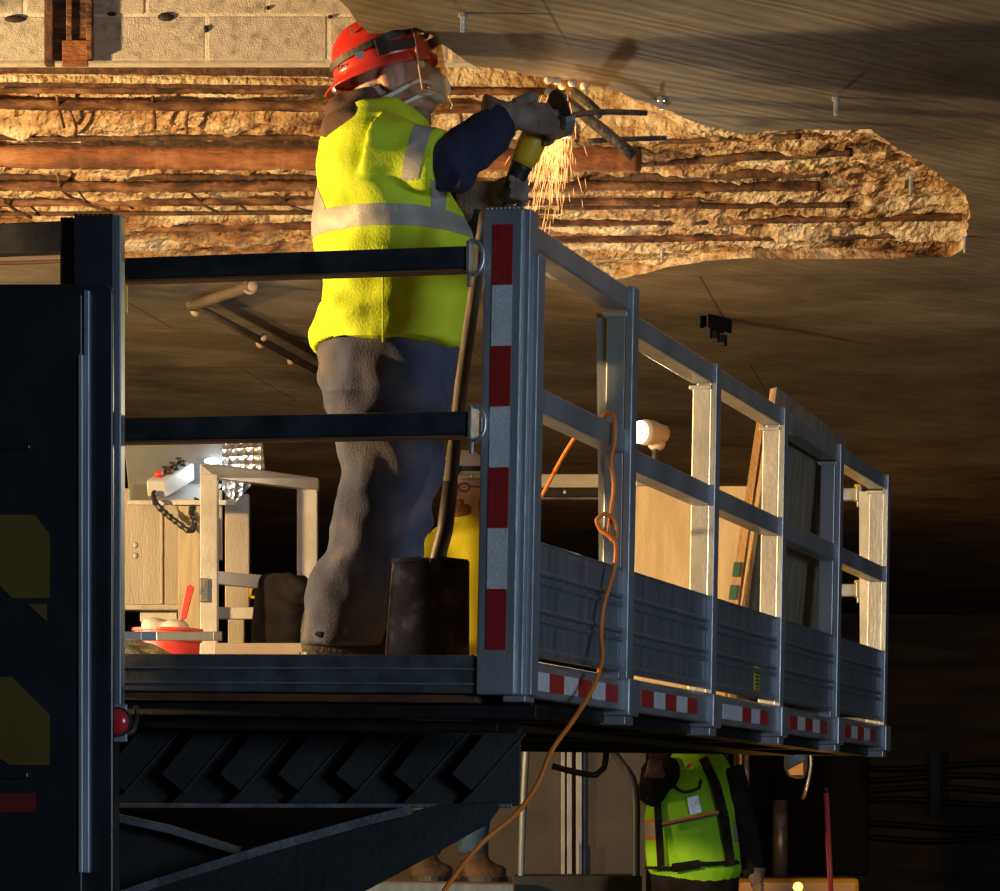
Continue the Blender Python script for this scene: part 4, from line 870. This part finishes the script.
# plywood sheets leaning on the side rail, local platform frame
def pfb(name, poly, ext, m_, par=None, bevel=0): return MB().prism([PF(*p) for p in poly], PF(*ext)-PF(0, 0, 0)).build(name, m_, par, bevel=bevel)
ls = empty('leaning_plywood', PF(-.3, 3.9, 0), -TH, 'tall grey plywood sheet leaning inside the side railing near its far end', 'plywood')
y0, y1 = 3.30, 4.78
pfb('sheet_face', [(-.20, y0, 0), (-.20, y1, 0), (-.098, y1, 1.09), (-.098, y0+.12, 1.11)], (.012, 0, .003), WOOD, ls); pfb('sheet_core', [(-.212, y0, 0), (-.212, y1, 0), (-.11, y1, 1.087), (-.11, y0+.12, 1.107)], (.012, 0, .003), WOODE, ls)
ls2 = empty('leaning_board', PF(-.45, 3.1, 0), -TH, 'narrow wooden board with green painted edge leaning before the grey plywood', 'board')
pfb('board_face', [(-.25, 3.235, 0), (-.215, 3.24, 0), (-.105, 3.34, 1.06), (-.128, 3.335, 1.06)], (0, .04, 0), WOODE, ls2)
for k, t in enumerate((.28, .36, .44)):
    f = lambda t_, x0, x1, yy: (x0+(x1-x0)*t_, yy, t_)
    pfb('painted_mark', [(-.251+.115*t, 3.225+.09*t, t), (-.225+.11*t, 3.23+.09*t, t), (-.225+.11*(t+.05), 3.23+.09*t, t+.05), (-.251+.115*(t+.05), 3.225+.09*t, t+.05)], (0, .02, 0), GREENP, ls2)
for k, (x, y) in enumerate(((853, 494), (853, 590))):
    c_ = empty('rail_clamp', P(x, y+6, 12.9), 0, ('upper' if k == 0 else 'lower')+' silver pipe clamp beside the last side post', 'clamp', 'clamps beside the last post')
    fb('stub', 838, 856, y-6, y+6, 12.9, .05, ALUW, c_); fb('clamp_plate', 856, 862, y-8, y+7, 12.89, .06, ALU, c_); fb('bolt', 857, 860, y+7, y+13, 12.89, .02, GALV, c_); fb('nut', 855, 861, y-10, y-7, 12.89, .03, YEL, c_)
# ================================================================= ORANGE CORD
cY = 8.62
cord = empty('extension_cord', P(612, 440, 8.6), 0, 'orange extension cord looped over the mid rail and hanging below the platform', 'cord')
pw = lambda L: [P(*q) for q in L]
MB().tube(dens(pw([(528, 520, 9.6), (545, 490, 9.3), (562, 458, 9.0), (579, 431, 8.9)]), .02), .006, 8).build('cord_run', ORANGE, cord, smooth=True)
MB().tube(dens(pw([(590, 426, 8.95), (600, 418, 8.8), (608, 413, 8.62), (614, 418, 8.53), (615, 440, 8.5), (611, 460, 8.5), (614, 485, 8.5), (611, 512, 8.5), (609, 532, 8.49), (613, 540, 8.48), (617, 533, 8.48), (614, 520, 8.48), (605, 514, 8.48), (597, 520, 8.48), (601, 530, 8.48), (611, 537, 8.47), (616, 545, 8.47), (614, 570, 8.47), (604, 605, 8.4), (601, 635, 8.35), (602, 660, 8.25), (592, 690, 8.1), (572, 722, 7.9), (552, 750, 7.8), (537, 785, 7.7), (515, 815, 7.6), (480, 845, 7.5), (445, 890, 7.4), (420, 940, 7.3)]), .006), .0062, 8).build('cord_drop', ORANGE, cord, smooth=True)
# ================================================================= OTHER PEOPLE
def simple_head(par, c, R, helm=None, sc=1.0, glasses=False, beard=False, lamp=False):
    h = lambda x, y, z: c+R @ Vector((x, y, z))*sc
    mb = MB(); mb.ball(h(-.01, 0, .02), .098*sc, .077*sc, .105*sc, 18, R); mb.ball(h(.033, 0, -.045), .064*sc, .056*sc, .076*sc, 16, R); mb.tube([h(.085, 0, .015), h(.106, 0, -.015), h(.108, 0, -.03)], [.010*sc, .014*sc, .014*sc], 10); mb.ball(h(.092, 0, -.062), .010*sc, .02*sc, .008*sc, 10, R)
    for sy in (-1, 1): mb.ball(h(-.01, sy*.077, -.01), .02*sc, .012*sc, .032*sc, 10, R)
    mb.tube([h(-.02, 0, -.06), h(-.03, 0, -.2)], .06*sc, 14)
    return mb, h
# worker in yellow shirt behind the far end
Y2 = 13.9
zd = P(460, 881, Y2).z
w2 = empty('person', (P(463, 800, Y2).x, Y2, zd), 0, 'bearded person in white helmet, glasses, yellow T-shirt and tan boots behind the shovel', 'person')
LEG2 = ((452, 424), (478, 472))
b4 = lambda x, z, dy=0: Vector((P(x, 881, Y2).x, Y2+dy, zd+z))
R2 = Matrix.Rotation(math.radians(-108), 3, 'Z') @ Matrix.Rotation(math.radians(6), 3, 'Y'); C2 = P(464, 490, Y2)
mb, h2 = simple_head(w2, C2, R2)
q2 = lambda y, a, b, d: hsec(y, a, b, d, Y2)
mb.loft([q2(530, 446, 484, .09), q2(560, 438, 492, .1), (P(465, 650, Y2), Vector((.13, 0, 0)), Vector((0, .09, 0)))], 16)
for s_, x in ((-1, 440), (1, 490)):
    mb.tube([P(x, 540, Y2), P(x+s_*12, 600, Y2), P(x+s_*2, 650, Y2-.15)], [.05, .045, .035], 12); 0
for xa, xb in LEG2: mb.tube([P(xa, 645, Y2), b4((xa+xb)/2, .45), b4(xb, .08)], [.075, .055, .04], 12)
body2 = dressed('body', mb, mat('brightened_skin', (.72, .44, .33), (.78, .5, .38), .5, 0, 20), w2, .009, 2)  # skin colour lightened because little lamp light reaches his face
for sy in (-1, 1):
    e = MB().ball(h2(.082, sy*.032, .012), .012, .012, .010, 10).build('eye', MATS['eye_white'], body2, smooth=True); MB().ball(h2(.092, sy*.032, .012), .005, .005, .005, 8).build('pupil', BLK, e)
mb = MB(); mb.loft([q2(514, 452, 476, .065), q2(521, 444, 484, .09), q2(530, 432, 496, .12), q2(545, 427, 501, .13), q2(600, 428, 500, .14), q2(665, 428, 500, .14)], 22)
for s_, x in ((-1, 440), (1, 489)): mb.tube([P(x, 538, Y2), P(x+s_*11, 572, Y2)], [.085, .085], 14)
dressed('shirt', mb, SHIRT, w2, .012, 4, .012, (7, 7, 7), 6)
mb = MB(); mb.loft([q2(655, 433, 495, .12), q2(690, 435, 493, .12)], 18); [mb.tube([P(xa, 675, Y2), b4((xa+xb)/2, .45), b4(xb, .12)], [.095, .08, .068], 14) for xa, xb in LEG2]; dressed('jeans', mb, BLUEJ, w2, .011, 3, .012, (9, 9, 9))
for s_ in (-1, 1):
    hand(w2, 'hand', P(465+s_*27, 652, Y2-.15), (-s_*.3, -.6, -.6), (-s_, 0, -.2), SKIN, thumb_side=s_, cuff=False)
for x0, x1 in ((410, 453), (460, 508)):
    a_ = b4(x0, 0); L4 = b4(x1, 0).x-a_.x; pt = lambda f, z: a_+Vector((L4*f, 0, z)); mb = MB()
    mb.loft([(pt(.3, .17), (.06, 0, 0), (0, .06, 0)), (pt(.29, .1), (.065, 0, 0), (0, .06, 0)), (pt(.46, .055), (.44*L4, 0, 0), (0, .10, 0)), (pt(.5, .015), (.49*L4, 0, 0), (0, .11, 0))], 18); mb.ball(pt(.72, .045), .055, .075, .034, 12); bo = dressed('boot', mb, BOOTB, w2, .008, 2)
    MB().loft([(pt(.5, 0), (.5*L4, 0, 0), (0, .115, 0)), (pt(.5, .022), (.5*L4, 0, 0), (0, .115, 0))], 20).build('sole', BLK, bo)
mb = MB(); mb.ball(h2(.055, 0, -.085), .05, .052, .045, 14, R2); mb.ball(h2(.088, 0, -.045), .016, .034, .010, 10, R2); link('beard', remesh(mb, .006, 1, mat_of(w2).inverted(), .006, (40, 40, 40)), BEARD, w2)
secs = []
for i in range(9):
    t = i/8*math.pi/2*.985; k = math.cos(t)**.75; secs.append((h2(-.008, 0, .05+.125*math.sin(t)), R2 @ Vector((.128*k, 0, 0)), R2 @ Vector((0, .108*k, 0))))
hw = MB().loft(secs, 28).build('helmet', HELMW, w2, smooth=True)
MB().loft([(h2(.005, 0, .05), R2 @ Vector((.165, 0, 0)), R2 @ Vector((0, .128, 0))), (h2(.005, 0, .058), R2 @ Vector((.163, 0, 0)), R2 @ Vector((0, .126, 0))), (h2(-.008, 0, .075), R2 @ Vector((.125, 0, 0)), R2 @ Vector((0, .105, 0)))], 28).build('brim', HELMW, hw, smooth=True)
MB().loft([(h2(-.008, 0, z), R2 @ Vector((.127, 0, 0)), R2 @ Vector((0, .108, 0))) for z in (.082, .104)], 28, cap=False).build('lamp_strap', BLK, hw)
MB().ball(h2(.13, 0, .092), .024, .034, .026, 12, R2).build('headlamp', BLK, hw, smooth=True); MB().ball(h2(.150, 0, .092), .008, .02, .016, 10, R2).build('headlamp_lens', GALV, hw)
for sy in (.06, .085): MB().ball(h2(.135, sy, .058), .012, .012, .009, 10).build('brim_light', GALV, hw)
gl = MB()
for sy in (-1, 1):
    rr = [h2(.098-.008*abs(math.sin(k/12*2*math.pi)), sy*.034+.026*math.cos(k/12*2*math.pi), .012+.018*math.sin(k/12*2*math.pi)) for k in range(13)]; gl.tube(rr, .003, 6); gl.tube([h2(.09, sy*.06, .016), h2(0, sy*.082, .012)], .003, 6)
gl.tube([h2(.1, -.01, .014), h2(.1, .01, .014)], .003, 6); gl.build('glasses', BLK, w2)
# worker in lime vest below the platform
Y3 = 14.4
w3 = empty('person', (P(692, 800, Y3).x, Y3, 0.0), 0, 'person in lime safety vest with black suspenders standing under the platform', 'person')
q3 = lambda y, a, b, d, dy=0: hsec(y, a, b, d, Y3+dy)
R3 = Matrix.Rotation(math.radians(-95), 3, 'Z'); mb, h3 = simple_head(w3, P(698, 722, Y3), R3)
mb.loft([q3(765, 672, 716, .09), q3(860, 660, 732, .1), q3(900, 660, 730, .1)], 16)
zf = lambda x, z, dy=0: Vector((P(x, 800, Y3).x, Y3+dy, z))
for s_ in (-1, 1): mb.tube([zf(692+s_*18, .85), zf(692+s_*20, .45), zf(692+s_*20, .08)], [.07, .055, .045], 12)
mb.tube([P(664, 775, Y3), P(650, 795, Y3-.12), P(655, 762, Y3-.25)], [.035, .03, .03], 12); mb.tube([P(732, 772, Y3), P(746, 835, Y3), P(756, 880, Y3-.05)], [.04, .035, .03], 12)
body3 = dressed('body', mb, SKIN, w3, .010, 2)
mb = MB(); mb.loft([q3(753, 674, 722, .10), q3(765, 663, 730, .13), q3(790, 648, 735, .14), q3(820, 644, 739, .15), q3(850, 645, 743, .155), q3(870, 647, 744, .155), q3(884, 660, 734, .14)], 26)
vm = remesh(mb, .010, 3, mat_of(w3).inverted(), .008, (6, 6, 6), 2); i3 = mat_of(w3).inverted()
za, zb_ = (i3 @ P(690, 838, Y3)).z, (i3 @ P(690, 823, Y3)).z; zc = .012; xl = (i3 @ P(657, 830, Y3)).x; xr = (i3 @ P(732, 830, Y3)).x
def p3(c, n):
    if (c.x < xl or c.x > xr) and za-zc < c.z < zb_+zc: return ('tape' if za < c.z < zb_ else 'trim_up' if c.z >= zb_ else 'trim_low')+('_l' if c.x < xl else '_r')
    return 'vest'
pr = split(vm, [((0, 0, za), (0, 0, 1)), ((0, 0, zb_), (0, 0, 1)), ((0, 0, za-zc), (0, 0, 1)), ((0, 0, zb_+zc), (0, 0, 1)), ((xl, 0, 0), (1, 0, 0)), ((xr, 0, 0), (1, 0, 0))], p3)
v3 = link('safety_vest', pr['vest'], HIVIS2, w3); [link('reflective_stripe' if k.startswith('tape') else 'orange_trim', m_, STRIPE if k.startswith('tape') else ORGT, v3) for k, m_ in pr.items() if k != 'vest']
def front3(px, py, off=.165): return P(px, py, Y3-off)
def strap(name, pts_, w, m_, off=.172):
    mb = MB(); ps = [front3(x, y, off+o) for x, y, o in pts_]
    for a, b in zip(ps, ps[1:]): mb.bar(a, b, .014, w, up=(1, 0, 0))
    return mb.build(name, m_, v3)
strap('suspender', [(657, 796, -.06), (659, 830, -.04), (661, 866, -.02)], .034, CLOTH); strap('suspender', [(703, 758, -.05), (716, 785, -.02), (724, 815, -.02), (731, 866, -.03)], .042, CLOTH)
strap('belt', [(646, 868, -.06), (672, 868, .0), (700, 864, .0), (738, 862, -.06)], .04, CLOTH, .172)
MB().bar(front3(662, 826, .16), front3(719, 814, .16), .01, .010).build('pocket_edge', BLK, v3); MB().bar(front3(662, 824, .158), front3(719, 812, .158), .01, .012).build('orange_piping', ORGT, v3)
MB().prism([front3(x, y, .165) for x, y in ((687, 798), (698, 795), (702, 812), (690, 815))], (0, .01, 0)).build('badge', GALV, v3); MB().prism([front3(x, y, .13) for x, y in ((684, 769), (689, 763), (694, 768))], (0, .01, 0)).build('neck_trim', ORGT, v3)
MB().tube(dens([front3(674, 786, .14), front3(684, 792, .15), (front3(699, 788, .15)), front3(701, 780, .14)], .02), .007, 6).build('chest_cord', BLK, v3, smooth=True)
mb = MB(); mb.tube([P(668, 768, Y3), P(652, 792, Y3-.1), P(654, 768, Y3-.22)], [.075, .07, .055], 16); mb.tube([P(728, 768, Y3), P(744, 832, Y3), P(755, 875, Y3-.05)], [.075, .068, .05], 16); mb.ball(P(668, 775, Y3-.08), .07, .07, .09, 12)
dressed('sleeves', mb, CLOTH, w3, .011, 3, .01, (10, 10, 10))
hand(w3, 'glove', P(655, 762, Y3-.26), (.0, -.2, 1), (.6, -.6, 0), LEATHER, (.6, .8, .5), 1); hand(w3, 'glove', P(757, 884, Y3-.06), (.1, -.2, -1), (-1, -.3, 0), LEATHER, (.4, .5, .4), -1)
mb = MB(); mb.loft([q3(866, 650, 740, .145), q3(905, 652, 738, .15), (zf(695, .72), Vector((.18, 0, 0)), Vector((0, .13, 0)))], 20); [mb.tube([zf(692+s_*19, .8), zf(692+s_*20, .1)], [.095, .075], 14) for s_ in (-1, 1)]; dressed('trousers', mb, CLOTH, w3, .014, 3)
for s_ in (-1, 1): MB().loft([(zf(692+s_*20, .14), (.06, 0, 0), (0, .06, 0)), (zf(692+s_*20, .06, -.06), (.055, 0, 0), (0, .13, 0)), (zf(692+s_*20, 0, -.06), (.055, 0, 0), (0, .14, 0))], 16).build('boot', BOOT, w3, smooth=True)
secs = []
for i in range(9):
    t = i/8*math.pi/2*.985; k = math.cos(t)**.75; secs.append((h3(-.008, 0, .05+.10*math.sin(t)), R3 @ Vector((.125*k, 0, 0)), R3 @ Vector((0, .105*k, 0))))
MB().loft(secs, 24).build('helmet', HELMW, w3, smooth=True)
# ================================================================= BELOW THE PLATFORM
td = empty('truck_bed', (P(440, 881, Y2).x, Y2, 0), 0, 'low truck bed with tan top carrying the person in tan boots', 'truck bed')
xa, xb = P(330, 882, 13.5).x, P(513, 882, 13.5).x
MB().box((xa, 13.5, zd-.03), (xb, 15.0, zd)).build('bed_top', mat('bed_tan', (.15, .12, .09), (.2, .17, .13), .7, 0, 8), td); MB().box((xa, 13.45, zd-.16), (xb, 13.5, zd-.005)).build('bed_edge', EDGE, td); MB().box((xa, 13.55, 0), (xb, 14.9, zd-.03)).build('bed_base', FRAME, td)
bdY = 18.2
tbod = empty('box_truck', P(560, 940, bdY), 0, 'beige metal box truck with vertical door posts behind the tubular handrail', 'truck')
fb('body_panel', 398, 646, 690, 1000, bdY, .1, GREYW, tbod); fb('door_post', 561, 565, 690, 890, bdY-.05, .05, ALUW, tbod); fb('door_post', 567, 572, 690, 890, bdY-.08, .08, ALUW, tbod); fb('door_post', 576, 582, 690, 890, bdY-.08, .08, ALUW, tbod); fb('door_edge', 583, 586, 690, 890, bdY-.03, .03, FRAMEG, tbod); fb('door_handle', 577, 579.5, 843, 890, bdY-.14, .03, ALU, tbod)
fb('sill_plate', 515, 642, 876, 960, 15.2, .5, mat('sill_blue', (.02, .026, .032), (.035, .042, .05), .5, .2, 8), tbod)
hr = empty('handrail', P(580, 890, 15.3), 0, 'bent steel tube handrail under the platform', 'handrail')
MB().tube(dens([P(521, 895, 15.3), P(522, 840, 15.3), P(524, 790, 15.3), P(527, 740, 15.3)], .05), .018, 12).build('upright', EDGE, hr, smooth=True); MB().tube(dens([P(636, 895, 15.3), P(636, 840, 15.3), P(636, 800, 15.3), P(632, 778, 15.3), P(622, 764, 15.3), P(612, 750, 15.3), P(600, 735, 15.3)], .04), .02, 12).build('bent_upright', EDGE, hr, smooth=True)
cbl = MB().tube(dens([P(552, 766, 14.0), P(575, 772, 14.0), P(596, 775, 14.0), P(604, 768, 14.0), P(607, 745, 14.0)], .03), .014, 8).build('hose_loop', BLK, wp, smooth=True)
# yellow truck at the right
yt = empty('parked_truck', P(790, 960, 21), 0, 'dark yellow truck parked behind the person in the lime vest', 'truck')
fb('hood', 735, 860, 878, 990, 20.2, 1.0, YTRUCK, yt, .03); fb('cab', 735, 870, 700, 876, 20.8, .6, mat('unlit_cab_black', (.004, .004, .004), None, .9, spec=.1), yt, .03); fb('pillar', 734, 742, 735, 786, 20.0, .06, YTRUCK, yt); MB().tube([P(746, 735, 19.8), P(746, 800, 19.8), P(745, 822, 19.8), P(741, 830, 19.8)], .02, 10).build('grab_rail', GALV, yt, smooth=True); MB().tube([P(780, 800, 20.3), P(780, 876, 20.3)], .05, 14).build('exhaust', FRAMEG, yt, smooth=True)  # cab coloured near black so it stays hidden in the dark
mi = yt
mp_ = [(784, 745), (808, 745), (808, 768), (805, 778), (798, 779), (788, 776), (784, 768)]
MB().prism([P(x, y, 19.6) for x, y in mp_], (0, .05, 0)).build('mirror_housing', BLK, mi, bevel=.006); MB().prism([P(x, y, 19.595) for x, y in ((788, 770), (803, 762), (803, 775), (790, 775))], (0, -.004, 0)).build('mirror_reflector', YTRUCK, mi); MB().prism([P(x, y, 19.595) for x, y in ((788, 747), (805, 747), (804, 760), (788, 768))], (0, -.003, 0)).build('mirror_glass', MIRR, mi)
MB().tube(dens([P(809, 745, 19.6), P(811, 765, 19.6), (P(806, 790, 19.6)), P(803, 798, 19.7)], .03), .012, 8).build('mirror_arm', GALV, mi, smooth=True)
bc = empty('amber_beacon', P(798, 893, 19.0), 0, 'glowing amber beacon lamp at the bottom edge', 'beacon'); MB().ball(P(798, 887, 19.0), .03, .03, .03, 14).build('beacon_lens', AMBER, bc, smooth=True); MB().tube([P(798, 899, 19), P(798, 892, 19)], .03, 14).build('beacon_base', BLK, bc)
light('POINT', 'beacon_glow', P(798, 886, 18.85), None, 26, (1, .45, .08), .03)
po = empty('marker_pole', P(832, 960, 12), 0, 'thin red marker pole with a black tip at the lower right', 'pole'); MB().tube([P(826, 792, 12), P(834, 960, 12)], .0105, 12).build('pole_shaft', mat('pole_red', (.9, .07, .06), None, .4), po, smooth=True); MB().tube([P(825.6, 786, 12), P(826, 793, 12)], .012, 12).build('pole_tip', BLK, po, smooth=True)
# cables on the far wall
for k, y in enumerate((766, 778, 790, 802, 826, 838)):
    c_ = MB().tube(dens([P(x, y+(3*math.sin(x*.03+k)), 31.8) for x in range(840, 1120, 20)], .3), .03, 8).build('wall_cable', FRAME, smooth=True); tag(c_, ('topmost', 'second from top', 'third from top', 'fourth from top', 'fifth from top', 'lowest')[k]+' of the dark cables along the far tunnel wall', 'cable', 'cables on the far wall')
bkp = fb('wall_bracket', 930, 940, 750, 816, 31.6, .1, FRAME); tag(bkp, 'vertical cable bracket on the far tunnel wall at right', 'bracket')
